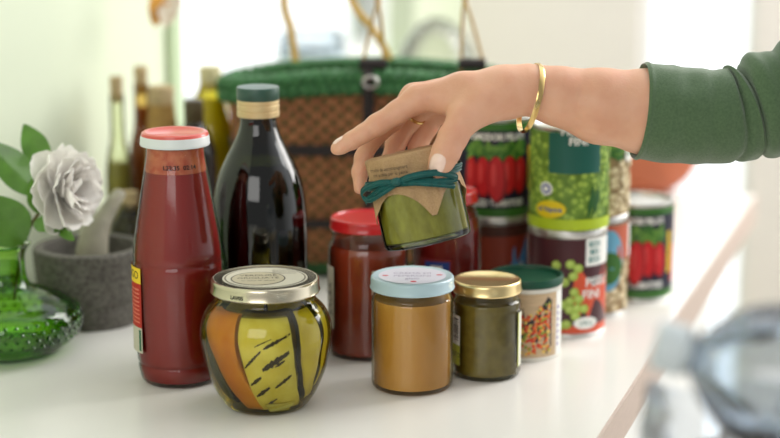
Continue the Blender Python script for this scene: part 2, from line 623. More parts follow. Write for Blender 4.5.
def slice_thing(label, fl, fr, zs, inset, th, mflesh, mskin, extra=None, wav=0.0006):
    """fl/fr: left and right edges as angle (deg) at each of zs (interpolated)"""
    mb = MB()

    def lerp(arr, v):
        x = v * (len(arr) - 1); i = min(int(x), len(arr) - 2)
        return arr[i] + (arr[i + 1] - arr[i]) * (x - i)

    def surf(u, v, lift=0.0):
        z = lerp(zs, v)
        a = R_(lerp(fl, v) * (1 - u) + lerp(fr, v) * u)
        e_ = min(u, 1 - u, v * 1.5, (1 - v) * 1.5)
        rr = interp(VP, z) - inset - 0.0012 * max(0, 1 - e_ / 0.10) ** 2 + wav * math.sin(9 * v + 5 * u) + lift
        return Vector((rr * math.sin(a), -rr * math.cos(a), z))

    def nr(u, v):
        q = surf(u, v); return Vector((q.x, q.y, 0)).normalized()
    mb.slab(surf, nr, th, 14, 22, 0, 1)
    if extra: extra(mb, surf)
    o = mb.build('vegetable_slice', [mflesh, mskin, mat('char', (44, 30, 16), .6)], None, loc=VJ, smooth=60)
    o.rotation_euler = (0, 0, vrot)
    o.scale = (1, 1, 1.025)
    tag(o, label, 'vegetable slice', 'grilled vegetable slices in the jar')
    return o


zuc = mat('zucchini_flesh', (240, 232, 156), 0.35, var=1, vscale=70, col2=(228, 214, 110), bump=.25, bscale=260)
zuc2 = mat('yellow_flesh', (238, 222, 96), 0.35, var=1, vscale=60, col2=(222, 202, 70), bump=.2)
skin = mat('zucchini_skin', (58, 56, 22), 0.4)
pep = mat('orange_pepper', (228, 152, 26), 0.3, var=1, vscale=45, col2=(212, 126, 18))
pepd = mat('pepper_edge', (170, 100, 24), 0.4)


zuc_edge = mat('zucchini_edge', (150, 142, 60), 0.4)


def grill(mb, surf):
    lb = Label(mb, lambda u, v, l: surf(u, 1 - v, l), 0.0003)
    for (u0, v0, u1, v1, w) in [(0.02, .50, .40, .68, .030), (.45, .70, .97, .84, .03), (.04, .33, .30, .42, .032), (.36, .49, .90, .66, .05), (.06, .20, .40, .31, .03),
                                (.50, .30, .88, .42, .034), (.12, .06, .45, .16, .024), (.60, .52, .80, .58, .02), (.3, .72, .62, .8, .014)]:
        n = 14; top = []; bot = []
        for i in range(n + 1):
            s = i / n
            w_ = w * (0.35 + 0.65 * math.sin(math.pi * min(max(s, .06), .94))) * rnd.uniform(.55, 1.25) * .72
            top.append((u0 + (u1 - u0) * s, v0 + (v1 - v0) * s + w_)); bot.append((u0 + (u1 - u0) * s, v0 + (v1 - v0) * s - w_))
        lb.blob(bot + top[::-1], 2, 1, 2)


slice_thing('orange pepper slice at the left of the round vegetable jar', [-82, -72, -58, -44, -28], [-32, -30, -27, -16, -4], [.088, .068, .046, .024, .006], .0035, .006, pep, pep)
slice_thing('pale zucchini slice with black grill marks at the centre of the vegetable jar', [-27, -26, -22, -16, -6], [24, 24, 28, 36, 50], [.087, .068, .046, .024, .006], .003, .006, zuc, zuc_edge, grill)
slice_thing('yellow slice with dark skin at the right of the vegetable jar', [34, 33, 36, 44, 60], [60, 62, 63, 66, 76], [.090, .070, .048, .026, .010], .004, .006, zuc2, skin)
slice_thing('thin dark-edged slice against the right wall of the vegetable jar', [68, 72, 74, 80], [100, 104, 100, 98], [.086, .064, .04, .016], .004, .005, zuc2, skin)
slice_thing('green-skinned slice against the left wall of the vegetable jar', [-118, -112, -104, -90], [-80, -70, -58, -44], [.084, .062, .036, .010], .005, .006, skin, skin)
slice_thing('small pale scrap of zucchini at the bottom of the vegetable jar', [-3, 0, 4], [38, 36, 32], [.013, .008, .004], .0016, .003, mat('pale_scrap', (214, 206, 112), .35), zuc)
slice_thing('broad yellow slice behind the grilled zucchini in the vegetable jar', [-44, -42, -38], [50, 52, 48], [.088, .05, .006], .016, .008, mat('deep_flesh', (136, 116, 26), .4, var=1, vscale=40, col2=(80, 72, 16)), skin)
slice_thing('broad back slice at the far right of the vegetable jar', [95, 95, 95], [178, 175, 172], [.088, .05, .006], .008, .008, zuc2, skin)
slice_thing('broad back slice at the far left of the vegetable jar', [-178, -176, -174], [-100, -100, -98], [.088, .05, .006], .008, .008, zuc2, skin)

# --- jar with the pale blue lid
p = at_h(412, 385)
t = thing('mustard_jar', 'straight jar of ochre paste with a pale blue printed lid', 'jar', p, rotz=facing(p))
t.scale = (1, 1, 1.05)
HP = smoothprof([(0.031, 0.0), (0.0345, 0.001), (0.0362, 0.004), (0.0366, 0.010), (0.0366, 0.040), (0.0366, 0.072), (0.0362, 0.0775), (0.0350, 0.0800), (0.0345, 0.0830), (0.0345, 0.0870)], 5)
shell(HP).build('glass', thin('jar_glass_ochre', (250, 246, 232), edge=(240, 226, 190), gain=0.9), t)
fill(HP, 0.004, 0.0775, 0.0025).build('paste', mat('ochre_paste', (214, 172, 98), 0.5, var=1, vscale=12, col2=(196, 146, 62), coat=.3, bump=.1, bscale=400, stretch=(1.6, 1.6, .5)), t)
lidmesh(0.0372, 0.0862, 0.0972, rec=0.0006).build('lid', mat('pale_blue_lid', (176, 200, 208), 0.35, coat=.3), t)
mb = MB()
ld = Label(mb, disc(0.0967))
ld.ell(0, 0, 0.0300, 0.0300, 0, 1, n=48)
for k, s in enumerate(('CREMA DI', 'PEPERONI', 'gialli')):
    ld.text(s, 0, 0.008 - 0.010 * k, 0.0075, 1, 2)
ld.ell(0.001, -0.022, 0.0028, 0.0028, 2, 2); ld.ell(-0.024, -0.001, 0.003, 0.002, 2, 2); ld.ell(0.024, 0.002, 0.003, 0.002, 2, 2)
mb.build('lid_label', [mat('lilac_paper', (206, 204, 216), .5), mat('lilac_ink', (150, 138, 168), .5), mat('red_ink', (196, 72, 84), .5)], t)

# --- pesto jar with gold lid
p = at_h(486, 373)
t = thing('pesto_jar', 'gold-lidded jar of dark olive pesto, right of the blue-lidded jar', 'jar', p, rotz=facing(p))
t.scale = (.985, .985, 1.055)
GP = smoothprof([(0.026, 0.0), (0.0300, 0.001), (0.0318, 0.005), (0.0320, 0.010), (0.0316, 0.014), (0.0314, 0.03), (0.0314, 0.058), (0.0318, 0.062), (0.0312, 0.066), (0.0290, 0.069), (0.0285, 0.0745)], 5)
shell(GP).build('glass', thin('jar_glass_olive', (246, 246, 232), edge=(214, 212, 170), gain=0.9), t)
fill(GP, 0.004, 0.066, 0.002).build('pesto', mat('dark_pesto', (132, 116, 50), 0.5, var=1, vscale=120, col2=(112, 96, 36), coat=.3), t)
lidmesh(0.0318, 0.0745, 0.0850, rec=0.001).build('lid', mat('gold_lid', (228, 204, 148), 0.28, 1.0), t)
mb = MB()
lb = Label(mb, cyl(0.03205))
a0, a1 = -0.0320 * 1.6, -0.0320 * 0.86
lb.rect(a0, a1, 0.012, 0.056, 0)
lb.rect(a0, a1, 0.012, 0.030, 1, 2)
for i in range(10): lb.rect(a1 - 0.011, a1 - 0.002, 0.034 + i * .002, 0.034 + i * .002 + rnd.choice((.0007, .0012)), 2, 2)
lb.text('PESTO', (a0 + a1) / 2 + .004, .021, .006, 2, 3)
mb.build('label', [white_ink, mat('lime_label', (186, 190, 60), .5), black_ink], t)
mb = MB(); lb = Label(mb, cyl(0.03205))
lb.rect(0.0320 * 1.12, 0.0320 * 1.9, 0.010, 0.058, 3)
lb.rect(0.0320 * 1.12, 0.0320 * 1.17, 0.010, 0.058, 1, 2)
mb.build('back_label', [white_ink, mat('lime_label', (186, 190, 60), .5), black_ink, mat('cream_label', (226, 226, 208), .5)], t)

# --- big sauce jar, red lid
redlid = mat('red_lid', (196, 30, 32), 0.28, coat=.4)
p = at_h(368, 351)
t = thing('sauce_jar', 'wide jar of brown-red sauce with a bright red lid, behind the blue-lidded jar', 'jar', p, rotz=facing(p))
SP = smoothprof([(0.032, 0.0), (0.0360, 0.0015), (0.0378, 0.006), (0.0380, 0.02), (0.0378, 0.06), (0.0380, 0.095), (0.0374, 0.103), (0.0350, 0.109), (0.0338, 0.113), (0.0338, 0.122)], 5)
shell(SP).build('glass', glass, t)
fill(SP, 0.004, 0.106).build('sauce', mat('brown_red_sauce', (160, 62, 30), 0.4, var=1, vscale=40, col2=(140, 44, 20), coat=.3), t)
lidmesh(0.0356, 0.1215, 0.1325, rec=0.0016).build('lid', redlid, t)
mb = MB()
lb = Label(mb, cyl(0.0384))
lb.rect(-0.0384 * 1.45, -0.0384 * 0.98, 0.028, 0.088, 0)
lb.text('SALSA', -0.0384 * 1.16, 0.056, 0.012, 1, 2, rot=R_(90))
mb.build('label', [mat('off_white_label', (206, 198, 178), .5), black_ink], t)
mb = MB(); lb = Label(mb, cyl(0.0384))
lb.rect(0.0384 * 0.1, 0.0384 * 1.2, 0.035, 0.088, 0)
lb.rect(0.0384 * 0.14, 0.0384 * 1.16, 0.052, 0.082, 2, 2)
mb.build('front_label', [mat('off_white_label', (206, 198, 178), .5), black_ink, mat('label_red_block', (150, 52, 34), .5)], t)

# --- sauce jar behind the held jar
p = at_h(446, 336)
t = thing('sauce_jar', 'jar of deep red sauce with a blue patch on its label, behind the held jar', 'jar', p, rotz=facing(p))
QP = smoothprof([(0.029, 0.0), (0.0320, 0.0015), (0.0334, 0.006), (0.0336, 0.05), (0.0336, 0.100), (0.0328, 0.114), (0.0285, 0.127), (0.0265, 0.131), (0.0265, 0.138)], 5)
shell(QP).build('glass', glass, t)
fill(QP, 0.004, 0.122).build('sauce', mat('deep_red_sauce', (158, 36, 30), 0.4, var=1, vscale=40, col2=(138, 24, 20), coat=.3), t)
lidmesh(0.0300, 0.1365, 0.1475).build('lid', redlid, t)
mb = MB()
lb = Label(mb, cyl(0.0341))
lb.rect(-0.030, 0.006, 0.028, 0.086, 0)
lb.rect(-0.022, 0.003, 0.070, 0.083, 1, 2)
lb.rect(-0.016, -0.004, 0.074, 0.079, 2, 3)
mb.build('label', [mat('dark_red_label', (120, 26, 24), .5), mat('blue_ink', (34, 66, 140), .5), white_ink], t)

# --- tin with green plastic lid
p = at_h(525, 352)
t = thing('spice_tin', 'short tin with a dark green plastic lid and a picture of mixed peppercorns', 'tin', p, rotz=facing(p) + R_(6))
mb = MB()
mb.lathe([(0.032, 0.0), (0.0332, 0.0), (0.0340, 0.0012), (0.0340, 0.0025), (0.0335, 0.0035), (0.0335, 0.066), (0.0342, 0.067), (0.0342, 0.0695), (0.0335, 0.070)], 64)
mb.build('body', mat('white_card', (228, 224, 214), .45), t)
mb = MB()
mb.lathe([(0.0343, 0.0705), (0.0352, 0.0705), (0.0354, 0.0715), (0.0352, 0.0765), (0.0345, 0.0780), (0.0330, 0.0782), (0.0318, 0.0772), (0.0314, 0.0745), (0.0, 0.0745)], 72, cap0=False)
mb.build('lid', mat('dark_green_plastic', (18, 74, 54), 0.35), t)
mb = MB()
Rr = 0.03365
lb = Label(mb, cyl(Rr))
lb.rect(-0.055, 0.0305, 0.004, 0.0655, 0)
lb.rect(0.0305, 0.060, 0.004, 0.0655, 1)
lb.blob([(-0.036, 0.008), (-0.010, 0.007), (0.018, 0.007), (0.0235, 0.014), (0.0235, 0.058), (0.019, 0.062), (-0.006, 0.052), (-0.030, 0.048), (-0.040, 0.03)], 2, 2, 4)
pc = [3, 4, 5, 6, 3, 6, 5]
for i in range(460):
    u = rnd.uniform(-0.036, 0.021); v = rnd.uniform(0.008, 0.060)
    if v > 0.045 + max(0, u + .006) * .5: continue
    lb.ell(u, v, rnd.uniform(.0012, .0022), rnd.uniform(.0009, .0018), rnd.choice(pc), 3 + i % 4, rnd.uniform(0, 3), 7)
for i in range(7): lb.rect(0.0325, 0.0350, 0.012 + i * .006, 0.0155 + i * .006, 7, 2)
mb.build('label', [mat('wood_print', (206, 178, 142), .45, var=.2, vscale=60, stretch=(1, 1, 8)), mat('white_label', (232, 232, 226), .45), mat('pan_print', (50, 44, 44), .45),
                   mat('pepper_red', (206, 60, 34), .45), mat('pepper_green', (132, 150, 50), .45), mat('pepper_yellow', (226, 190, 92), .45), mat('pepper_orange', (224, 104, 44), .45), mat('violet_ink', (120, 84, 150), .45)], t)
# ------------------------------------------------------------------ tins
def can_body(t, R, h):
    mb = MB()
    mb.lathe([(0.0, 0.002), (R - 0.004, 0.002), (R - 0.0025, 0.0), (R + 0.0006, 0.0), (R + 0.0008, 0.0015), (R + 0.0003, 0.0032), (R - 0.0004, 0.004),
              (R - 0.0004, h - 0.004), (R + 0.0003, h - 0.0032), (R + 0.0008, h - 0.0015), (R + 0.0004, h), (R - 0.0022, h), (R - 0.0030, h - 0.004), (R - 0.008, h - 0.0035), (R - 0.010, h - 0.0042), (R - 0.016, h - 0.0038), (0.0, h - 0.0038)], 72)
    mb.build('body', steel, t)


navy = mat('navy_print', (26, 26, 50), .4)
tom_red = mat('tomato_print', (204, 28, 34), .4); tom_hi = mat('tomato_print_light', (226, 70, 70), .4); tom_dk = mat('tomato_print_dark', (150, 16, 24), .4)
leaf_pr = mat('leaf_print', (58, 112, 40), .4); leaf_pr2 = mat('leaf_print_light', (104, 150, 58), .4)
yel_pr = mat('yellow_print', (222, 186, 40), .4)


def tomato_tin(p, label, group, rot=0.0, R=0.0375, h=0.104):
    t = thing('tomato_tin', label, 'tin', p, group, facing(p) + rot)
    can_body(t, R, h)
    mb = MB(); lb = Label(mb, cyl(R))
    lb.rect(-R * 3.1, R * 3.1, 0.0045, h - 0.0045, 0, nu=60)
    lb.rect(-R * 3.1, R * 3.1, 0.0045, 0.013, 4, 2, nu=60)
    lb.rect(-R * 3.1, R * 3.1, h - .012, h - 0.0045, 4, 2, nu=60)
    for k in range(60):
        u = -0.030 + 0.060 * k / 59 + rnd.uniform(-.002, .002)
        lb.ell(u, 0.070 + rnd.uniform(-.006, .009), .006, .0028, 4 if k % 2 else 5, 2 + k % 3, rnd.uniform(0, 3), 8)
    for i, (u, v, a, b) in enumerate([(-.026, .047, .0075, .018), (.026, .046, .008, .019), (.013, .047, .0085, .020), (-.0125, .045, .0085, .021), (.0005, .043, .0095, .024)]):
        lb.ell(u, v, a, b, 3, 6 + 3 * i, rnd.uniform(-.08, .08), 20)
        lb.ell(u - .0005, v + .001, a * .86, b * .92, 1, 7 + 3 * i, 0, 20)
        lb.ell(u - a * .3, v + b * .2, a * .22, b * .5, 2, 8 + 3 * i, 0, 14)
    lb.text('POMODORI PELATI', 0, h - 0.0185, 0.0092, 6, 3, sx=.76, bold=.0004)
    lb.text('PEELED TOMATOES', 0, 0.0185, 0.0092, 6, 3, sx=.76, bold=.0004)
    lb.rect(R * 1.02, R * 1.2, .03, .075, 7, 3); lb.rect(R * 1.22, R * 1.4, .02, .06, 1, 3)
    mb.build('label', [navy, tom_red, tom_hi, tom_dk, leaf_pr, leaf_pr2, white_ink, yel_pr], t)
    return t


GT = 'food tins stacked on the counter'
pt = at_h(493, 312)
H1 = 0.104
tomato_tin(pt + Vector((0, 0, H1)), 'navy tin of peeled tomatoes on top of a brown-red tin, behind the hand', GT, R_(2))
pf = at_h(637, 294)
tomato_tin(pf, 'navy tomato tin standing alone on the counter at the far right of the tins', GT, R_(-4), R=.0365, h=.106)
# brown-red tin under it
t = thing('sauce_tin', 'brown-red tin with a blue and white landscape, under the navy tomato tin', 'tin', pt, GT, facing(pt))
can_body(t, .0375, H1)
mb = MB(); R = .0375; lb = Label(mb, cyl(R))
lb.rect(-R * 3.1, R * 3.1, .0045, H1 - .0045, 0, nu=60)
lb.rect(-R * 3.1, R * 3.1, .088, H1 - .0045, 1, 2, nu=60)
lb.blob([(.004, .02), (.012, .05), (.022, .078), (.040, .086), (.040, .02)], 2, 2, 4)
lb.blob([(.010, .035), (.018, .056), (.024, .050), (.032, .062), (.040, .045), (.040, .03)], 3, 3, 3)
lb.blob([(.006, .02), (.012, .036), (.024, .032), (.040, .036), (.040, .02)], 4, 4, 3)
for k in range(5): lb.ell(-.02 + .006 * k, .04 + .004 * (k % 2), .006, .006, 5, 3 + k, 0, 14)
mb.build('label', [mat('brown_red_print', (142, 58, 38), .4), mat('dark_brown_print', (78, 44, 34), .4), mat('sky_print', (84, 150, 196), .4), white_ink, leaf_pr, tom_dk], t)

# pea tins
pp = at_h(566, 328)
R = .038
H2 = 0.104
pea1 = mat('pea_print', (158, 186, 76), .4); pea2 = mat('pea_print_dark', (112, 146, 50), .4); pea3 = mat('pea_print_light', (184, 204, 104), .4)
teal = mat('teal_print', (22, 94, 82), .4); lime = mat('lime_print', (178, 200, 40), .4)
t = thing('pea_tin', 'green pea tin with a teal panel, on top of the maroon pea tin', 'tin', pp + Vector((0, 0, H2)), GT, facing(pp))
can_body(t, R, H2 + .001)
pxs = 1.805 / FPX


def U(px, c=566): return R * math.asin(max(-.999, min(.999, (px - c) * pxs / R)))


def Vv(py, base): return (base - py) * pxs * 1.025


b_ = 221  # pixel row of the joint between the two tins, at the axis
mb = MB(); lb = Label(mb, cyl(R))
lb.rect(-R * 3.1, R * 3.1, .0045, H2 - .0035, 0, nu=64)
for i in range(330):
    u = rnd.uniform(-R * 1.9, R * 1.9); v = rnd.uniform(.016, H2 - .007); r = rnd.uniform(.0040, .0054)
    L = 2 + (i % 6) * 2
    lb.ell(u, v, r, r, 1, L, 0, 14); lb.ell(u - r * .15, v + r * .2, r * .58, r * .55, 2, L + 1, 0, 10)
lb.rect(-R * 3.1, R * 3.1, .0045, .0155, 4, 15, nu=60)
lb.rect(U(547), U(594), Vv(162, b_), H2 - .0035, 3, 15)
for (ua, va, ub, vb) in [(.0235, .050, .0175, .016), (.029, .048, .024, .018)]:
    n = 9; L_ = []; Rr_ = []
    for i in range(n + 1):
        s = i / n; w = .0032 * math.sin(math.pi * min(max(s, .03), .97)); b2 = .002 * math.sin(math.pi * s)
        L_.append((ua + (ub - ua) * s - w + b2, va + (vb - va) * s)); Rr_.append((ua + (ub - ua) * s + w + b2, va + (vb - va) * s))
    lb.blob(L_ + Rr_[::-1], 5, 16, 2)
lb.text('PISELLI', U(573), Vv(122, b_), .0105, 6, 17, bold=.0004)
lb.text('FINI', U(574), Vv(131.5, b_), .0105, 6, 17, bold=.0004)
lb.ell(U(545), Vv(177.5, b_), .0068, .0068, 6, 16); lb.ell(U(545), Vv(177.5, b_), .0048, .0048, 8, 17); lb.ell(U(545), Vv(177.5, b_), .0028, .0028, 6, 18)
lb.ell(U(548.5), Vv(197, b_), .0160, .0088, 7, 17, R_(4), 28)
lb.text('al Vapore', U(548.5), Vv(197, b_), .0062, 8, 18, bold=.0002)
mb.build('label', [mat('pea_ground', (100, 134, 44), .4), pea2, pea1, teal, lime, mat('pod_print', (40, 92, 34), .4), white_ink, mat('badge_yellow', (226, 200, 30), .4), mat('badge_blue', (70, 90, 160), .4)], t)

t = thing('pea_tin', 'maroon pea tin with an orange panel, under the green pea tin', 'tin', pp, GT, facing(pp))
can_body(t, R, H2)
b_ = 328
mb = MB(); lb = Label(mb, cyl(R))
lb.rect(-R * 3.1, R * 3.1, .0045, H2 - .0045, 0, nu=64)
lb.rect(-R * 3.1, R * 3.1, .0045, .0125, 1, 2, nu=60)
lb.blob([(U(571), Vv(283, b_)), (U(574), Vv(264, b_)), (U(579), Vv(261, b_)), (U(601.5), Vv(257, b_)), (R * 1.75, Vv(257, b_)), (R * 1.75, .006), (U(585), .006), (U(574), Vv(306, b_))], 1, 3, 5)
lb.rect(U(583.5), R * 1.5, Vv(258, b_), Vv(231, b_), 2, 4)
for k in range(3):
    lb.text('BIO' if k == 1 else 'ECO', U(592), Vv(237 + 7.5 * k, b_), .0072, 3, 5, bold=.0003)
zx = lambda x: 480 + x / 3.65
zy = lambda y: 250 + y / 3.65 - 10
for i, (x, y) in enumerate([(275, 60), (325, 55), (352, 70), (335, 97), (305, 118), (340, 155), (325, 187), (356, 180), (374, 215), (345, 240), (300, 200), (325, 217), (315, 270), (293, 275), (350, 212)]):
    r = .0046
    lb.ell(U(zx(x)), Vv(zy(y), b_), r, r, 4, 6 + (i % 5) * 2, 0, 16); lb.ell(U(zx(x)) - .0006, Vv(zy(y), b_) + .0008, r * .6, r * .55, 5, 7 + (i % 5) * 2, 0, 12)
lb.text('PISELLI', U(596) + .002, Vv(274, b_), .0125, 2, 5, bold=.0002)
lb.text('FINI', U(590), Vv(286, b_), .0125, 2, 5, bold=.0002)
lb.ell(U(584.5), Vv(313, b_), .0125, .0062, 2, 16, 0, 28)
lb.text('250 g', U(584.5), Vv(313, b_), .0062, 3, 17)
mb.build('label', [mat('maroon_print', (76, 34, 40), .4, var=.2, vscale=30), mat('orange_print', (212, 84, 52), .4), white_ink, mat('teal_ink', (40, 120, 116), .4), pea1, pea3], t)

# chickpea tins
pc_ = at_h(590, 309)
R = .0365; H3 = .101
cp = mat('chickpea_print', (216, 196, 152), .4); cp2 = mat('chickpea_print_light', (236, 222, 186), .4); cp3 = mat('chickpea_print_dark', (172, 142, 98), .4)


def chick_tin(p, label, upper):
    t = thing('chickpea_tin', label, 'tin', p, GT, facing(p))
    can_body(t, R, H3)
    mb = MB(); lb = Label(mb, cyl(R))
    lb.rect(-R * 3.1, R * 3.1, .0045, H3 - .0045, 0, nu=60)
    for i in range(110):
        u = rnd.uniform(-.01, R * 1.6); v = rnd.uniform(.008, .058); r = rnd.uniform(.0042, .0055); L = 2 + (i % 5) * 3
        lb.ell(u, v, r, r * .9, 3, L, rnd.uniform(0, 3), 12); lb.ell(u, v + .0005, r * .85, r * .74, 1, L + 1, 0, 12); lb.ell(u - r * .2, v + r * .2, r * .4, r * .36, 2, L + 2, 0, 10)
    if upper:
        lb.blob([(-.02, .066), (.024, .064), (.035, .070), (.04, .09), (-.02, .09)], 5, 18, 3)
        for k in range(16): lb.ell(.012 + rnd.uniform(0, .03), .074 + rnd.uniform(-.01, .016), .005, .0025, 6, 19 + k % 3, rnd.uniform(0, 3), 8)
        lb.rect(R * .98, R * 1.9, .06, H3 - .005, 7, 18)  # white block painted in for the reflection on the tin's right side
    else:
        lb.rect(-.02, R * 2, .060, H3 - .005, 4, 18)
        lb.ell(.018, .060, .017, .032, 8, 19, 0, 24)
        lb.ell(.018, .052, .016, .017, 6, 20, 0, 20)
        lb.rect(R * 1.25, R * 1.9, .06, H3 - .005, 7, 20)
    mb.build('label', [cp3, cp, cp2, mat('chickpea_edge', (150, 118, 80), .4), mat('brick_print', (196, 96, 66), .4), leaf_pr2, leaf_pr, white_ink, mat('sky_print2', (110, 176, 206), .4)], t)


chick_tin(pc_, 'chickpea tin with an orange-red band, lower of the two behind the pea tins', False)
chick_tin(pc_ + Vector((0, 0, H3)), 'leaf-printed chickpea tin, upper of the two behind the pea tins', True)

# ------------------------------------------------------------------ terracotta bowl
p = at_h(636, 190)
p = Vector((p.x, p.y, CT))
mb = MB()
BP = smoothprof([(0.030, 0.0), (0.042, 0.001), (0.062, 0.012), (0.078, 0.032), (0.086, 0.056), (0.088, 0.066)], 5)
mb.lathe(BP + [(0.0865, 0.0685), (0.0845, 0.067)] + [(max(r - .005, .001), z + .004) for r, z in BP[::-1] if z < .062] + [(0, .005)], 72, cap0=True, cap1=False)
o = mb.build('terracotta_bowl', mat('terracotta', (196, 108, 72), .6, var=.15, vscale=30), None, loc=p)
tag(o, 'terracotta bowl at the far end of the counter, under the green sleeve', 'bowl')

# ------------------------------------------------------------------ mortar and pestle
p = at_h(92, 319)
stone = mat('grey_stone', (112, 108, 100), 0.8, var=1, vscale=260, col2=(72, 68, 62), bump=.4, bscale=300)
mb = MB()
mb.lathe(smoothprof([(0.0, 0.0), (0.046, 0.0), (0.0490, 0.002), (0.0500, 0.014), (0.0495, 0.0245), (0.0520, 0.027), (0.0548, 0.045), (0.0565, 0.066), (0.0568, 0.074), (0.0550, 0.0775), (0.0475, 0.0775), (0.0450, 0.074), (0.040, 0.045), (0.025, 0.024), (0.0, 0.018)], 4), 72, cap0=False, cap1=False)
o = mb.build('mortar', stone, None, loc=p)
tag(o, 'dark grey stone mortar beside the green glass vase', 'mortar')
a = p + Vector((-.004, -.006, .030)); Zm = (a - CAMP).dot(FW)
q1 = at_z(95, 232, Zm - .002); q2 = at_z(121, 190, Zm + .012)
mb = MB()
ax = (q2 - a)
mb.tube([a, a.lerp(q1, .25), a.lerp(q1, .7), q1, q1.lerp(q2, .35), q1.lerp(q2, .7), q2 - ax * .03, q2], [.010, .0155, .0165, .0145, .0095, .0078, .0068, .004], 24)
o = mb.build('pestle', mat('pale_stone', (168, 162, 142), .6, var=.2, vscale=80), None, off=a, loc=a)
tag(o, 'pale stone pestle leaning in the grey mortar', 'pestle')

# ------------------------------------------------------------------ green vase with camellia
p = at_h(6, 350)
t = thing('glass_vase', 'squat green glass vase with raised dots holding the white flower', 'vase', p)
GV = smoothprof([(0.036, 0.0), (0.046, 0.001), (0.060, 0.008), (0.0695, 0.018), (0.0725, 0.028), (0.0715, 0.037), (0.064, 0.047), (0.046, 0.056), (0.030, 0.062), (0.0235, 0.070), (0.0215, 0.082), (0.0218, 0.094), (0.0245, 0.101), (0.0270, 0.104)], 7)
ggl = thin('green_glass', (206, 234, 160), edge=(148, 198, 92), gain=.8, base=.015)
mb = MB()
mb.lathe(GV, 80, cap0=True, cap1=False)
inner = [(max(r - .004, .001), z + (.006 if z < .01 else 0)) for r, z in GV if z < .098]
mb.build('body', ggl, t)
mb = MB()
mb.lathe([(0, .0065)] + inner[4:-8] + [(0, inner[-9][1])], 64, cap0=False, cap1=False)
mb.build('water', thin('green_water', (226, 242, 200), edge=(186, 216, 150), gain=.3), t)
mb = MB()
mb.lathe([(0.0275, 0.1035), (0.0282, 0.1050), (0.0270, 0.1062), (0.0258, 0.1050), (0.0265, 0.1035)], 64, cap0=False, cap1=False)
mb.build('rim', thin('green_glass_thick', (160, 208, 110), edge=(100, 166, 56), gain=1.1, base=.03), t)
mb = MB()
mb.lathe([(0.0, 0.0005), (0.045, 0.0005), (0.052, 0.0045), (0.040, 0.006), (0, 0.0055)], 64, cap0=False, cap1=False)
mb.build('foot', thin('green_glass_thick', (90, 150, 50)), t)
mb = MB()
for row in range(4):
    z = 0.019 + row * 0.0068
    n = 44
    for k in range(n):
        an = 2 * math.pi * (k + .5 * (row % 2)) / n
        r = interp(GV, z)
        c = Vector((r * math.cos(an), r * math.sin(an), z))
        M = Matrix.Translation(c) @ Matrix.Diagonal((.0021, .0021, .0017, 1))
        mb.lathe([(math.cos(b), math.sin(b)) for b in [R_(x) for x in (-90, -45, 0, 45, 90)]], 8, cap0=False, cap1=False, M=M)
mb.build('raised_dots', thin('green_glass_dots', (160, 206, 110), edge=(110, 166, 66), gain=.8, base=.03), t)


def leaf(mb, base, tip, w, face, droop=.0, fold=.15, nu=8, nv=16):
    base = Vector(base); tip = Vector(tip); ax = tip - base; L = ax.length; ax.normalize()
    nz = Vector(face) - ax * Vector(face).dot(ax); nz.normalize()
    sd = ax.cross(nz)

    def fn(u, v):
        s = (u - .5) * 2
        ww = w * .5 * (math.sin(math.pi * v ** .85) ** .8) * (1 if v < .98 else .3)
        return base + ax * (L * v) + sd * (s * ww) + nz * (fold * abs(s) * ww - droop * v * v + .0008 * math.sin(14 * v) * abs(s))
    mb.slab(fn, lambda u, v: nz, .0006, nu, nv)


ZF = 1.70
root = at_z(14, 300, 1.725)
neck = at_z(22, 246, 1.722)
spr = thing('camellia_sprig', 'white camellia on a leafy stem standing in the green vase', 'flower', root)
fc = at_z(56, 190, ZF)
mb = MB()
stem = curve3([root, neck, at_z(33, 222, 1.712), at_z(44, 205, 1.705), fc + Vector((-.012, .012, -.004))], 8)
mb.tube(stem, .0016, 8)
mb.tube(curve3([at_z(31, 226, 1.713), at_z(22, 215, 1.715), at_z(12, 228, 1.715)], 6), .0012, 6)
mb.build('stem', mat('brown_stem', (92, 78, 40), .6), spr, off=root)
leafm = mat('camellia_leaf', (92, 138, 48), .3, var=.35, vscale=40, coat=.2)
tc_ = Vector((0.1, -1, .35))
for (b, tp, w, fce, dr) in [((46, 168, 1.71), (24, 124, 1.73), .026, (.2, -1, .2), .0), ((42, 196, 1.708), (-14, 140, 1.70), .033, (-.2, -1, .7), .004), ((24, 244, 1.705), (-16, 196, 1.68), .046, (.25, -1, .35), .004),
                            ((34, 222, 1.700), (60, 226, 1.685), .020, (.1, -.8, .8), .006), ((38, 214, 1.705), (34, 176, 1.70), .020, (.6, -.8, .2), .002), ((30, 232, 1.72), (-4, 210, 1.735), .034, (.2, -1, .5), .003),
                            ((52, 222, 1.698), (74, 240, 1.685), .012, (0, -1, .6), .002)]:
    mb = MB(); leaf(mb, at_z(*b), at_z(*tp), w, fce, dr)
    mb.build('leaf', leafm, spr, off=root)
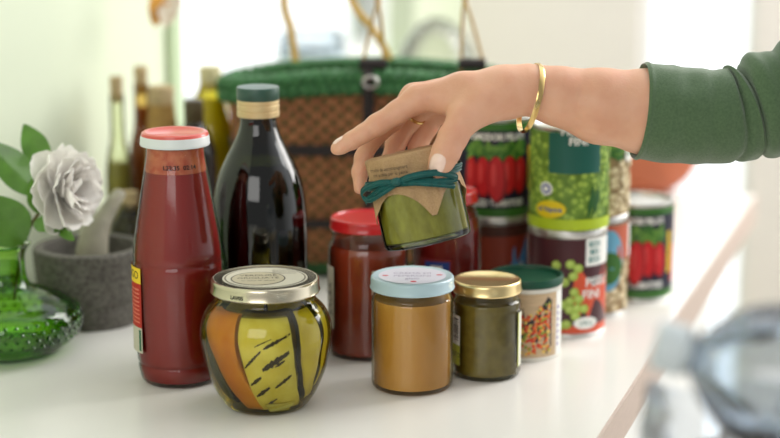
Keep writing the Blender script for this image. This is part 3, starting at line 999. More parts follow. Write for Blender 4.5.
# bloom
fa = Vector((0.86, -0.48, 0.10)).normalized()
fx = fa.cross(Vector((0, 0, 1))).normalized(); fy = fx.cross(fa)
petal_m = mat('white_petal', (250, 248, 244), .55)
_n = petal_m.node_tree
_tl = _n.nodes.new('ShaderNodeBsdfTranslucent'); _tl.inputs[0].default_value = srgb((252, 250, 246))
_mx = _n.nodes.new('ShaderNodeMixShader'); _mx.inputs[0].default_value = .45
_n.links.new(_n.nodes['Principled BSDF'].outputs[0], _mx.inputs[1]); _n.links.new(_tl.outputs[0], _mx.inputs[2])
_n.links.new(_mx.outputs[0], _n.nodes['Material Output'].inputs[0])
mb = MB()
for ring, (n, tilt, L, w, z0, ph) in enumerate([(7, 74, .042, .048, -.004, 0), (7, 58, .042, .047, .000, .4), (6, 45, .041, .044, .003, .1), (6, 33, .037, .034, .006, .5), (6, 23, .033, .029, .008, .2), (5, 12, .029, .022, .010, 0)]):
    for k in range(n):
        an = 2 * math.pi * (k + ph) / n + rnd.uniform(-.12, .12)
        rd = fx * math.cos(an) + fy * math.sin(an)
        tl = R_(tilt + rnd.uniform(-9, 9))
        dirv = rd * math.sin(tl) + fa * math.cos(tl)
        nrm = -(rd * math.cos(tl) - fa * math.sin(tl))
        sd = dirv.cross(nrm)
        LL = L * rnd.uniform(.9, 1.08); ww = w * rnd.uniform(.9, 1.1); p1 = rnd.uniform(0, 6)
        base = fc + fa * z0 + rd * .003

        def fn(u, v, base=base, dirv=dirv, nrm=nrm, sd=sd, LL=LL, ww=ww, p1=p1):
            s = (u - .5) * 2
            wd = ww * .5 * (v ** .6) * math.sqrt(max(0, 1 - max(0, (v - .55) / .47) ** 2)) + .0012
            notch = -.08 * LL * math.exp(-(s / .25) ** 2) * v ** 4
            return base + dirv * (LL * v + notch) + sd * (s * wd) + nrm * (.35 * wd * s * s + .010 * v * (1 - v) * -1 + .0013 * math.sin(4 * s + p1) * v * v + .006 * v ** 3 * -1)
        mb.slab(fn, lambda u, v, nrm=nrm: nrm, .0005, 8, 9)
mb.build('bloom', petal_m, spr, off=root)
# ------------------------------------------------------------------ bottles at the back left
def back_bottle(px, py, label, prof, glassm, content, level, cork, corkm, name='corked_bottle', corkname='cork'):
    p = at_h(px, py)
    t = thing(name, label, 'bottle', p, 'bottles along the left wall')
    P = smoothprof(prof, 5)
    shell(P).build('glass', glassm, t)
    if content is not None: fill(P, .004, level).build('oil', content, t)
    r0, r1, z0, z1 = cork
    mb = MB(); mb.lathe([(r0 * .8, z0 - .006), (r0, z0), (r1, z1 - .002), (r1 * .9, z1), (0, z1)], 32)
    mb.build(corkname, corkm, t)
    return t


corkm = mat('cork', (196, 172, 128), .8, var=.25, vscale=120)
back_bottle(122, 264, 'slim clear bottle with a pale cork, nearest the left wall', [(.012, 0), (.0145, .003), (.015, .02), (.015, .09), (.014, .115), (.011, .135), (.0085, .15), (.008, .197)],
            thin('bottle_glass', (244, 246, 230), edge=(214, 220, 186)), mat('pale_oil', (190, 178, 96), .3, var=.3, vscale=30), .12, (.0068, .0076, .194, .217), corkm)
back_bottle(146, 254, 'slim bottle of amber oil with a cork, second from the left wall', [(.013, 0), (.0155, .003), (.016, .02), (.016, .10), (.015, .125), (.011, .145), (.009, .16), (.0085, .202)],
            thin('amber_glass', (240, 220, 170), edge=(206, 164, 110)), mat('amber_oil', (150, 84, 44), .3), .175, (.0072, .008, .196, .222), corkm)
back_bottle(166, 264, 'straw-wrapped bottle with a wide tan stopper, third from the left wall', [(.015, 0), (.018, .003), (.019, .02), (.019, .12), (.018, .15), (.0155, .172), (.0145, .186)],
            mat('straw_wrap', (178, 140, 74), .7, var=.3, vscale=60, stretch=(1, 1, 6), bump=.3), None, 0, (.0140, .0148, .186, .206), corkm, name='wrapped_bottle', corkname='stopper')
back_bottle(214, 254, 'bottle of yellow-green oil with a pale stopper, left of the basket', [(.028, 0), (.034, .003), (.036, .02), (.036, .128), (.033, .150), (.0235, .176), (.0150, .194), (.0125, .204)],
            thin('olive_glass', (244, 236, 140), edge=(206, 200, 70)), mat('yellow_green_oil', (212, 202, 44), .3), .186, (.0125, .0135, .200, .222), mat('pale_stopper', (208, 198, 152), .6))
back_bottle(198, 285, 'short black bottle with a dark cap in front of the yellow-green oil bottle', [(.018, 0), (.022, .003), (.0235, .02), (.0235, .135), (.0215, .155), (.014, .173), (.010, .181), (.0095, .188)],
            mat('black_glass', (28, 26, 20), .15, coat=.5), None, 0, (.0105, .0105, .182, .205), mat('dark_brown_cap', (74, 62, 36), .4, .3), name='black_bottle', corkname='cap')
# second clear bottle between: low olive bottle behind the mortar
back_bottle(133, 286, 'squat bottle of dark olive oil behind the mortar and pestle', [(.018, 0), (.022, .003), (.023, .02), (.023, .05), (.020, .07), (.010, .086), (.008, .094)],
            thin('olive_glass2', (190, 184, 60), edge=(110, 104, 16)), mat('dark_olive_oil', (92, 84, 16), .3), .075, (.0085, .009, .092, .106), corkm)

# ------------------------------------------------------------------ basket
BC = Vector((-0.020, 2.000, CT))
bas = thing('wicker_basket', 'brown wicker basket with a thick green plaited rim and tall handles', 'basket', BC, rotz=R_(-2))
HX, HY, RC = .158, .050, .042


def rr_path(hx, hy, rc, s):
    """point at fraction s round a rounded rectangle, starting front left going right"""
    segs = [2 * (hx - rc), math.pi / 2 * rc, 2 * (hy - rc), math.pi / 2 * rc] * 2
    tot = sum(segs); d = (s % 1) * tot
    ang0 = -math.pi / 2
    cs = [(hx - rc, -hy + rc), (hx - rc, hy - rc), (-hx + rc, hy - rc), (-hx + rc, -hy + rc)]
    starts = [(-hx + rc, -hy), (hx, -hy + rc), (hx - rc, hy), (-hx, hy - rc)]
    dirs = [(1, 0), (0, 1), (-1, 0), (0, -1)]
    for k in range(4):
        L = segs[2 * k]
        if d <= L:
            x = starts[k][0] + dirs[k][0] * d; y = starts[k][1] + dirs[k][1] * d
            return Vector((x, y, 0)), Vector((dirs[k][1], -dirs[k][0], 0))
        d -= L
        L = segs[2 * k + 1]
        if d <= L:
            a = ang0 + k * math.pi / 2 + d / rc
            n = Vector((math.cos(a), math.sin(a), 0))
            return Vector((cs[k][0], cs[k][1], 0)) + n * rc, n
        d -= L
    return Vector((starts[0][0], starts[0][1], 0)), Vector((0, -1, 0))


def rimz(s):
    q, n = rr_path(HX, HY, RC, s)
    return .206 + .014 * (1 - (q.x / HX) ** 2)


brown = mat('wicker_brown', (176, 118, 78), .6, var=1, vscale=60, col2=(142, 90, 58))
greenw = mat('green_stakes', (84, 92, 52), .6)
darkw = mat('dark_leather', (40, 32, 32), .5)
NST = 84
mb = MB()
rows = 26
for r in range(rows):
    z = .006 + r * .0080
    sc = 0.90 + .10 * (z / .215)
    pts = []
    for k in range(NST * 2):
        s = k / (NST * 2)
        q, n = rr_path(HX, HY, RC, s)
        w = .0028 * math.cos(math.pi * (k + (NST * 0) + r * 1.0) / 1.0 * .5 * 1.0)
        w = .0030 * math.sin(math.pi * (k / 2.0) + (math.pi if r % 2 else 0) + math.pi / 4)
        pts.append(Vector((q.x * sc, q.y * sc, z)) + n * w)
    mb.tube(pts, .0044, 6, closed=True, flat=.55, upv=(0, 0, 1), m=0)
for k in range(NST):
    q, n = rr_path(HX, HY, RC, (k + .25) / NST)
    mb.tube([Vector((q.x * .90, q.y * .90, .0)), Vector((q.x, q.y, .216))], .0022, 5, m=1)
mb.build('body', [brown, greenw], bas)
mb = MB()
mb.grid(lambda u, v: (lambda q: Vector((q[0].x * (.885 + .10 * v), q[0].y * (.885 + .10 * v), .002 + .212 * v)))(rr_path(HX, HY, RC, u)), 96, 6, closeu=True)
mb.add([Vector((q.x * .89, q.y * .89, .003)) for q in [rr_path(HX, HY, RC, k / 96)[0] for k in range(96)]], [tuple(range(95, -1, -1))])
mb.build('lining', mat('brown_lining', (74, 52, 34), .8), bas)
for z0, z1 in ((.138, .150), (.056, .066)):
    mb = MB()
    mb.slab(lambda u, v: (lambda q, zz: Vector((q[0].x * (.90 + .10 * zz / .215), q[0].y * (.90 + .10 * zz / .215), zz)) + q[1] * .0075)(rr_path(HX, HY, RC, u), z0 + (z1 - z0) * v),
            lambda u, v: rr_path(HX, HY, RC, u)[1], .002, 96, 1)
    mb.build('band', darkw, bas)
# base border, green
mb = MB()
for st in range(2):
    pts = []
    for k in range(240):
        s = k / 240; q, n = rr_path(HX, HY, RC, s); ph = 2 * math.pi * (s * 40) + st * math.pi
        pts.append(Vector((q.x * .905, q.y * .905, .009 + .004 * math.sin(ph))) + n * (.005 + .003 * math.cos(ph)))
    mb.tube(pts, .0040, 6, closed=True)
mb.build('base_border', mat('green_straw_dark', (46, 88, 46), .6), bas)
# plaited rim
mb = MB()
for st in range(3):
    pts = []
    N = 420
    for k in range(N):
        s = k / N; q, n = rr_path(HX, HY, RC, s); ph = 2 * math.pi * s * 22 + st * 2 * math.pi / 3
        pts.append(Vector((q.x, q.y, rimz(s) + .0085 * math.sin(ph))) + n * (.004 + .0060 * math.sin(2 * ph)))
    mb.tube(pts, .0068, 8, closed=True)
mb.build('plaited_rim', mat('green_straw', (66, 120, 70), .6, var=1, vscale=120, col2=(44, 92, 50)), bas)


def loc_b(px, py, yl):
    """point seen at (px,py) lying on the basket's local plane y = yl"""
    Mi = bas.matrix_basis.inverted() if False else (Matrix.Translation(BC) @ Matrix.Rotation(R_(-2), 4, 'Z')).inverted()
    o = Mi @ CAMP; d = (Mi.to_3x3() @ ray(px, py))
    return o + d * ((yl - o.y) / d.y)


# vertical strap with buckle
for px in (368,):
    q = loc_b(px, 100, -HY - .014)
    mb = MB()
    pts = [Vector((q.x, -HY - .016, .236)), Vector((q.x, -HY - .019, .225)), Vector((q.x, -HY - .0185, .205)), Vector((q.x, -HY - .012, .195)), Vector((q.x, -HY - .006, .150)), Vector((q.x, -HY + .002, .060))]
    mb.tube(pts, .0062, 8, flat=.25, upv=(1, 0, 0))
    st = mb.build('strap', darkw, bas)
    mb = MB()
    c = Vector((q.x + .003, -HY - .0215, .222))
    mb.tube([c + Vector((.008 * math.cos(a), 0, .006 * math.sin(a))) for a in [2 * math.pi * i / 20 for i in range(20)]], .0016, 6, closed=True)
    mb.build('buckle', steel, st)
rope = mat('tan_rope', (196, 160, 96), .6, var=.25, vscale=200)
yrope = mat('yellow_straw', (228, 184, 84), .6, var=.2, vscale=150)
aps = []
for (l, r, ap, yl) in [((363, 62), (384, 62), (378, 6), -HY - .004), ((461, 62), (483, 62), (465, 4), -HY - .004)]:
    a = loc_b(*l, yl); b = loc_b(*r, yl); c = loc_b(*ap, yl)
    aps.append(c)
    mb = MB()
    mb.tube(curve3([a - Vector((0, 0, .012)), a, c, b, b - Vector((0, 0, .012))], 10), .0018, 8)
    o = mb.build('handle_loop', rope, bas)
    mb = MB(); m_ = (a + b) / 2
    mb.tube([m_ + Vector((-.015, -.001, -.002)), m_ + Vector((.015, -.001, -.002))], .0062, 10)
    mb.build('handle_fitting', darkw, bas)
c0, c1 = aps
mb = MB()
top = [c0 - Vector((0, 0, .004)), c0 + Vector((.002, 0, .03)), c0.lerp(c1, .2) + Vector((0, .004, .08)), c0.lerp(c1, .5) + Vector((0, .006, .10)), c0.lerp(c1, .8) + Vector((0, .004, .08)), c1 + Vector((-.002, 0, .03)), c1 - Vector((0, 0, .004))]
mb.tube(curve3(top, 10), .0030, 10)
mb.build('handle', rope, bas)
# rear handle of yellow straw, leaning
mb = MB()
yl = HY
pa = [loc_b(296, 66, yl), loc_b(291, 30, yl), loc_b(284, 0, yl), loc_b(290, -70, yl), loc_b(316, -100, yl), loc_b(338, -70, yl), loc_b(352, 0, yl), loc_b(372, 28, yl), loc_b(384, 48, yl), loc_b(392, 66, yl)]
mb.tube(curve3(pa, 8), .0042, 10, flat=.5, upv=(1, 0, .2))
o = mb.build('handle', yrope, bas); o['label'] = 'yellow straw rear handle'

# ------------------------------------------------------------------ glass behind the basket
def storage(px, py, Rr, h, label, lidded):
    p = at_h(px, py)
    t = thing('glass_jar', label, 'jar', p)
    if lidded:
        P = smoothprof([(Rr * .85, 0), (Rr * .97, .003), (Rr, .02), (Rr, h * .76), (Rr * .96, h * .83), (Rr * .8, h * .86)], 4)
        shell(P).build('glass', thin('storage_glass', (248, 250, 252), edge=(222, 230, 236), gain=.5), t)
        mb = MB(); mb.lathe([(Rr * .86, h * .86), (Rr * .95, h * .86), (Rr * .97, h * .90), (Rr * .95, h * .985), (Rr * .8, h), (0, h)], 48)
        mb.build('lid', thin('lid_film', (240, 245, 248), edge=(205, 218, 226), gain=.6, base=.03), t)
        mb = MB(); mb.lathe([(Rr * .97, h * .83), (Rr * 1.02, h * .84), (Rr * 1.02, h * .87), (Rr * .97, h * .88)], 48, cap0=False, cap1=False)
        mb.build('rim', mat('blue_grey_rim', (196, 210, 218), .4), t)
    else:
        pr = [(Rr * .96, 0), (Rr, .006)] + [(Rr, h * .45)] + [(Rr * math.cos(a), h * .45 + h * .55 * math.sin(a)) for a in [R_(x) for x in range(10, 90, 10)]] + [(0, h)]
        mb = MB(); mb.lathe(pr, 64, cap0=False, cap1=False)
        mb.lathe([(max(r - .004, 0), z - (.004 if z > .1 else 0)) for r, z in pr], 64, cap0=False, cap1=False)
        mb.build('glass', thin('dome_glass', (250, 250, 248), edge=(216, 220, 216), gain=.6), t)
        mb = MB(); mb.lathe([(Rr * 1.01, 0), (Rr * 1.08, .001), (Rr * 1.08, .006), (Rr * 1.0, .008)], 64, cap0=False, cap1=False)
        mb.build('foot_ring', thin('dome_glass', (0, 0, 0)), t)
    return t


storage(436, 187, .066, .238, 'large clear glass dome behind the basket, between the tan handle loops', False)
storage(313, 192, .046, .222, 'clear glass storage jar with a grey-blue rim behind the basket', True)

# ------------------------------------------------------------------ hanging flower, top left
c = at_z(163, -12, 2.10)
t = thing('dried_flower', 'orange and cream flower head hanging at the top of the left wall', 'flower', c)
om = mat('orange_petal', (222, 158, 64), .6, var=.3, vscale=60); cm = mat('cream_petal', (240, 224, 206), .6)
for i, (dx, dy, w, mm) in enumerate([(-9, 38, .014, om), (-4, 30, .012, om), (2, 40, .010, cm), (8, 36, .012, cm), (14, 28, .010, cm), (-12, 22, .010, om), (18, 18, .010, cm)]):
    mb = MB(); leaf(mb, c, at_z(163 + dx, -12 + dy, 2.09 - .006 * (i % 3)), w * 1.7, (0, -1, .2), .004)
    mb.build('petal', mm, t, off=c)
mb = MB(); mb.tube([c, c + Vector((.004, 0, .08)), c + Vector((-.012, .03, .16)), c + Vector((-.06, .09, .21))], .002, 8)
mb.build('stem', mat('dry_stem', (130, 118, 70), .7), t, off=c)
# ------------------------------------------------------------------ hand and arm (one continuous surface from a blended distance field)
HZ = 1.55


def Q(px, py, dz=0.0):
    Z = HZ + dz
    return np.array([(px - 390) / FPX * Z, (219 - py) / FPX * Z, Z])


def q2w(q):
    return CAMP + RT * float(q[0]) + UP * float(q[1]) + FW * float(q[2])


def rcone(P, a, b, r1, r2):
    ba = b - a; L2 = ba @ ba
    t_ = np.clip(((P - a) @ ba) / L2, 0, 1)
    d = np.linalg.norm(P - a - t_[..., None] * ba, axis=-1)
    return d - (r1 + (r2 - r1) * t_)


def smin(a, b, k):
    h = np.clip(0.5 + 0.5 * (b - a) / k, 0, 1)
    return b * (1 - h) + a * h - k * h * (1 - h)


def chain(P, pts, k=.003):
    d = None
    for (a, ra), (b, rb) in zip(pts, pts[1:]):
        c = rcone(P, a, b, ra, rb)
        d = c if d is None else smin(d, c, k)
    return d


MM = .001
ARM = [(Q(690, 114, .011), 34 * MM), (Q(648, 112, .008), 35.5 * MM), (Q(600, 106, .004), 31.0 * MM), (Q(560, 96.5, .003), 24 * MM), (Q(528, 90, .004), 20 * MM)]
WR = [(Q(560, 96, .010), 20 * MM), (Q(528, 88, .012), 18.5 * MM), (Q(500, 86, .014), 16.5 * MM)]
WR2 = [(Q(560, 97, -.003), 21 * MM), (Q(528, 90, -.005), 18 * MM), (Q(500, 91, -.006), 17 * MM)]
META = [
    [(Q(505, 90, -.004), 18 * MM), (Q(465, 92, -.002), 15.5 * MM), (Q(418, 99, .000), 12.0 * MM)],
    [(Q(505, 87, .008), 17 * MM), (Q(462, 90, .016), 14.5 * MM), (Q(414, 97, .021), 11.5 * MM)],
    [(Q(505, 88, .018), 16 * MM), (Q(464, 93, .032), 13.0 * MM), (Q(423, 102, .041), 10.5 * MM)],
    [(Q(505, 92, .024), 15 * MM), (Q(470, 95, .044), 12.5 * MM), (Q(436, 108, .058), 9.5 * MM)],
]
THENAR = [(Q(505, 98, -.008), 18 * MM), (Q(482, 104, -.014), 16 * MM), (Q(466, 116, -.019), 12.5 * MM)]
WEB = [(Q(470, 103, -.008), 12 * MM), (Q(446, 102, -.004), 10.5 * MM)]
HEEL = [(Q(490, 98, .030), 16 * MM), (Q(452, 108, .054), 12 * MM), (Q(436, 112, .058), 10 * MM)]
THUMB = [(Q(478, 107, -.015), 14 * MM), (Q(463, 120, -.022), 13.0 * MM), (Q(453, 137, -.0270), 12.4 * MM), (Q(446, 152, -.0300), 11.8 * MM), (Q(440.5, 163, -.0300), 10.2 * MM), (Q(437.5, 169, -.0295), 8.0 * MM)]
INDEX = [(Q(418, 99, .000), 11.6 * MM), (Q(398, 112, -.002), 10.0 * MM), (Q(377, 125, -.004), 9.3 * MM), (Q(363, 134, -.005), 7.9 * MM), (Q(352, 140.5, -.005), 7.5 * MM), (Q(341, 146.5, -.005), 6.4 * MM), (Q(336.5, 149, -.005), 5.2 * MM)]
MIDDLE = [(Q(414, 97, .021), 11 * MM), (Q(393, 120, .030), 9.2 * MM), (Q(371, 140, .036), 8.9 * MM), (Q(363, 158, .0385), 7.4 * MM), (Q(360, 172, .0375), 7.0 * MM), (Q(360, 188, .035), 5.6 * MM)]
RING = [(Q(425, 102, .041), 10.8 * MM), (Q(408, 122, .056), 9.6 * MM), (Q(396, 143, .061), 9.0 * MM), (Q(389, 162, .061), 7.4 * MM), (Q(390, 178, .0585), 6.8 * MM), (Q(392, 190, .056), 5.4 * MM)]
PINKY = [(Q(436, 108, .058), 9.2 * MM), (Q(428, 125, .065), 9.8 * MM), (Q(418, 144, .067), 8.6 * MM), (Q(413, 160, .0655), 6.8 * MM), (Q(409, 174, .063), 5.2 * MM)]


def hand_sdf(P):
    d = chain(P, ARM, .01)
    for c in (WR, WR2): d = smin(d, chain(P, c, .008), .008)
    for c in META: d = smin(d, chain(P, c, .008), .009)
    d = smin(d, chain(P, THENAR, .008), .012)
    d = smin(d, chain(P, WEB, .006), .010)
    d = smin(d, chain(P, HEEL, .006), .010)
    palm = d
    out = smin(palm, chain(P, THUMB, .004), .008)
    for c in (INDEX, MIDDLE, RING, PINKY):
        out = np.minimum(out, smin(palm, chain(P, c, .0035), .006))
    return out


def surface_nets(f, lo, h):
    nx, ny, nz = f.shape
    s = f < 0
    idx = -np.ones((nx - 1, ny - 1, nz - 1), int)
    cnt = np.zeros((nx - 1, ny - 1, nz - 1)); acc = np.zeros((nx - 1, ny - 1, nz - 1, 3))
    cor = [(i, j, k) for i in (0, 1) for j in (0, 1) for k in (0, 1)]
    sub = lambda c: f[c[0]:nx - 1 + c[0], c[1]:ny - 1 + c[1], c[2]:nz - 1 + c[2]]
    for a in cor:
        for ax in range(3):
            if a[ax]: continue
            b = list(a); b[ax] = 1; b = tuple(b)
            fa, fb = sub(a), sub(b)
            m = (fa < 0) != (fb < 0)
            tt = np.where(m, fa / np.where(m, fa - fb, 1), 0)
            cnt += m
            for q in range(3):
                acc[..., q] += np.where(m, a[q] + (tt if q == ax else 0), 0)
    act = cnt > 0
    idx[act] = np.arange(act.sum())
    cell = np.argwhere(act)
    V = lo + (cell + acc[act] / cnt[act][:, None]) * h
    F = []
    for ax in range(3):
        a1, a2 = (ax + 1) % 3, (ax + 2) % 3
        sl0 = [slice(None)] * 3; sl1 = [slice(None)] * 3
        sl0[ax] = slice(0, -1); sl1[ax] = slice(1, None)
        A, B = s[tuple(sl0)], s[tuple(sl1)]
        e_ = np.argwhere(A != B)
        e_ = e_[(e_[:, a1] > 0) & (e_[:, a2] > 0) & (e_[:, a1] < f.shape[a1] - 1) & (e_[:, a2] < f.shape[a2] - 1)]
        inside = A[tuple(e_.T)]
        d1 = np.zeros(3, int); d1[a1] = 1
        d2 = np.zeros(3, int); d2[a2] = 1
        g = lambda o: idx[tuple((e_ - o).T)]
        q = np.stack([g(d1 + d2), g(d2), g(d1 * 0), g(d1)], 1)
        q[~inside] = q[~inside][:, ::-1]
        F.append(q)
    return V, np.concatenate(F)


VX = .00125
lo = np.array([Q(322, 60)[0] - .004, Q(390, 215)[1], HZ - .062])
hi = np.array([Q(690, 60)[0], Q(390, 50)[1], HZ + .080])
n3 = np.ceil((hi - lo) / VX).astype(int)
gx, gy, gz = [lo[i] + np.arange(n3[i]) * VX for i in range(3)]
fld = np.empty(tuple(n3))
for i0 in range(0, n3[0], 24):
    P = np.stack(np.meshgrid(gx[i0:i0 + 24], gy, gz, indexing='ij'), -1)
    fld[i0:i0 + 24] = hand_sdf(P)
fld[-2:] = 1.0
V, F = surface_nets(fld, lo, VX)
WORG = q2w(Q(528, 90))
per = thing('person', 'person reaching in from the right in a green sweater, hand holding a small jar', 'person', WORG)
Rm = np.array([RT, UP, FW]).astype(float)
VW = V @ Rm + np.array(CAMP) - np.array(WORG)
me = bpy.data.meshes.new('body')
me.from_pydata(VW.tolist(), [], F.tolist())
skinm = mat('skin', (222, 170, 140), 0.48, var=1, vscale=40, col2=(214, 157, 127), sss=.25, bump=.12, bscale=420)
me.materials.append(skinm)
me.polygons.foreach_set('use_smooth', [True] * len(me.polygons))
me.update()
o = bpy.data.objects.new('body', me); COL.objects.link(o); o.parent = per
sm = o.modifiers.new('relax', 'SMOOTH'); sm.factor = .5; sm.iterations = 3


def nail(cx, cy, dz, dirpx, L, w, tow):
    """nail plate: grid dropped on to the finger surface"""
    c = Q(cx, cy, dz)
    dv = np.array([dirpx[0], -dirpx[1], 0.0]); dv /= np.linalg.norm(dv)
    tw = np.array(tow, float); tw -= dv * (tw @ dv); tw /= np.linalg.norm(tw)
    sd = np.cross(dv, tw)
    mb = MB()

    def fn(u, v):
        s = (u - .5) * 2; r_ = (v - .5) * 2
        wd = w * .5 * (1 - .25 * max(0, -r_) ** 3 - .30 * max(0, r_) ** 4)
        q = c + dv * (L * .5 * r_ * (1 - .18 * s * s)) + sd * (wd * s) + tw * .02
        for _ in range(30):
            dd_ = float(hand_sdf(q[None])[0])
            if dd_ < .00035: break
            q = q - tw * max(dd_ * .9, .0001)
        return q2w(q) - WORG
    mb.slab(fn, lambda u, v: (RT * float(tw[0]) + UP * float(tw[1]) + FW * float(tw[2])), .0012, 8, 10)
    o = mb.build('fingernail', mat('nail', (240, 206, 190), .22, coat=.4), per, smooth=60)
    return o


nail(439.0, 164.5, -.0300, (-.38, 1), .0160, .0134, (-.12, .22, -1))
nail(341, 146, -.005, (-1, .55), .0105, .0095, (-.35, 1, -.2))

# ring
mb = MB()
ca, cb = RING[0][0], RING[1][0]
cc = ca + (cb - ca) * .62; tdir = Vector((cb - ca)).normalized()
tw_ = (RT * tdir.x + UP * tdir.y + FW * tdir.z)
e1 = tw_.orthogonal().normalized(); e2 = tw_.cross(e1)
cw = q2w(cc) - WORG
mb.tube([cw + (e1 * math.cos(a) + e2 * math.sin(a)) * .0100 for a in [2 * math.pi * i / 40 for i in range(40)]], .0016, 8, closed=True)
goldm = mat('gold', (222, 190, 126), .2, 1.0)
o = mb.build('ring', goldm, per); o['label'] = 'thin gold finger ring'

# sleeve
sax = [Q(640, 111, .008), Q(668, 114, .010), Q(700, 116, .013), Q(730, 116, .015), Q(746, 112, .017), Q(760, 108, .017), Q(782, 99, .016), Q(810, 84, .012), Q(850, 58, .0), Q(900, 22, -.02), Q(950, -20, -.05)]
srad = [42, 42.5, 42, 41, 40, 43, 44.5, 46, 49, 53, 56]
cent = curve3([q2w(q) - WORG for q in sax], 14)
NS = len(cent)
rads = []
for i in range(NS):
    x = i / 14; k = min(int(x), len(srad) - 2)
    rads.append((srad[k] + (srad[k + 1] - srad[k]) * (x - k)) * MM)
mb = MB()
SEG = 72
vs_ = []
prev = None
folds = [(3.15, .10, -4.2, .5), (4.35, .13, -5.0, -.6), (3.75, .28, 2.6, .0), (5.2, .5, 3.5, .8), (6.4, .25, -2.5, .3), (7.4, .5, 3.0, 1), (2.2, .2, -.9, .2), (1.3, .22, -.7, -.3), (8.4, .3, -4, .4)]
for i in range(NS):
    a = cent[max(i - 1, 0)]; b = cent[min(i + 1, NS - 1)]
    tt = (b - a).normalized()
    u1 = UP - tt * UP.dot(tt); u1.normalize(); u2 = tt.cross(u1)
    for k in range(SEG):
        an = 2 * math.pi * k / SEG
        x = i / 14
        r = rads[i]
        for (fx_, fw_, amp, sk) in folds:
            xx = x - fx_ - sk * .25 * math.cos(an) - .12 * math.sin(2 * an + fx_)
            r += 1.5 * amp * MM * math.exp(-(xx / fw_) ** 2) * (.75 + .25 * math.cos(an - sk))
        r += .0012 * noise.noise(Vector((x * 1.4, math.cos(an) * 2, math.sin(an) * 2)))
        if x < .22: r += .0010 * math.sin(math.pi * x / .22)
        vs_.append(cent[i] + u1 * (r * math.cos(an)) + u2 * (r * .93 * math.sin(an)))
fs_ = []
for i in range(NS - 1):
    for k in range(SEG):
        k2 = (k + 1) % SEG
        fs_.append((i * SEG + k, i * SEG + k2, (i + 1) * SEG + k2, (i + 1) * SEG + k))
# turned-in cuff
k0 = len(vs_)
for (sc, push) in ((.985, -.0012), (.95, .0), (.93, .012)):
    for k in range(SEG):
        d0 = vs_[k] - cent[0]
        vs_.append(cent[0] + d0 * sc + (cent[1] - cent[0]).normalized() * push)
for r in range(3):
    A = 0 if r == 0 else k0 + (r - 1) * SEG
    B = k0 + r * SEG
    for k in range(SEG):
        k2 = (k + 1) % SEG
        fs_.append((A + k2, A + k, B + k, B + k2))
fs_.append(tuple(range((NS - 1) * SEG, NS * SEG)))
mb.add(vs_, fs_)
mb.build('sleeve', mat('green_jersey', (84, 108, 74), .85, var=1, vscale=500, col2=(70, 95, 62), bump=.3, bscale=1500, sheen=.35), per, smooth=80)

# bangle
bc = q2w(Q(530.5, 98, .004))
tg = (q2w(Q(545, 97, .002)) - q2w(Q(515, 90, .004))).normalized()
nb = (tg + FW * .24 + UP * .02).normalized()
v1 = (UP - nb * UP.dot(nb)).normalized(); v2 = nb.cross(v1)
mb = MB()
pts = []
for i in range(64):
    a = 2 * math.pi * i / 64
    pts.append(v1 * (.0300 * math.cos(a)) + v2 * (.0325 * math.sin(a)))
vs_ = []; fs_ = []
for i, q in enumerate(pts):
    rad = q.normalized()
    for (du, dr) in ((-.0022, -.0008), (.0022, -.0008), (.0024, .0004), (.0, .0012), (-.0024, .0004)):
        vs_.append(q + nb * du + rad * dr)
n_ = len(pts)
for i in range(n_):
    j = (i + 1) % n_
    for k in range(5):
        k2 = (k + 1) % 5
        fs_.append((i * 5 + k, j * 5 + k, j * 5 + k2, i * 5 + k2))
mb.add(vs_, fs_)
o = mb.build('bangle', goldm, None, loc=bc)
tag(o, 'narrow gold bangle hanging round the wrist', 'bracelet')

# ------------------------------------------------------------------ held jar
th = R_(12.5)
axj = (UP * math.cos(th) - RT * math.sin(th))
tb = R_(4)
axj = (axj * math.cos(tb) - FW * math.sin(tb)).normalized()
bot = q2w(Q(428.5, 242, .010))
xj = (RT - axj * RT.dot(axj)).normalized(); yj = axj.cross(xj)
MJ = Matrix(((xj.x, yj.x, axj.x, bot.x), (xj.y, yj.y, axj.y, bot.y), (xj.z, yj.z, axj.z, bot.z), (0, 0, 0, 1)))
t = thing('held_jar', 'small hand-held jar of green pesto, brown paper cover tied with teal ribbon', 'jar')
t.matrix_world = MJ
t.location = bot; t.rotation_euler = MJ.to_euler()
JP = smoothprof([(0.0345, 0.0), (0.0372, 0.0008), (0.0382, 0.003), (0.0384, 0.006), (0.0384, 0.030), (0.0382, 0.052), (0.0372, 0.058), (0.0350, 0.062), (0.0342, 0.066), (0.0342, 0.070)], 5)
shell(JP).build('glass', thin('held_glass', (244, 248, 232), edge=(226, 232, 190), gain=1.0), t)
mb = MB()
mb.lathe([(0.0, .0004), (.0340, .0004), (.0374, .0022), (.0378, .0055), (.0330, .0060), (0, .0052)], 64, cap0=False, cap1=False)
mb.build('glass_base', thin('held_glass_base', (214, 222, 170), edge=(150, 160, 100), gain=1.6, base=.08), t)
fill(JP, .0062, .058, .0024).build('pesto', mat('green_pesto', (172, 164, 66), .45, var=1, vscale=130, col2=(142, 134, 42), coat=.35, stretch=(1, 1, .5)), t)
mb = MB(); mb.lathe([(.0362, .063), (.0366, .064), (.0366, .076), (.0355, .078), (0, .078)], 64)
mb.build('lid', mat('gold_lid', (226, 190, 118)), t)
# paper cover: square sheet draped over the lid, tied at the neck
RTOP, ZT = .0385, .0805
half = .0700
SEGP, NR = 192, 26
phc = R_(-76)                                # one corner hangs at the front


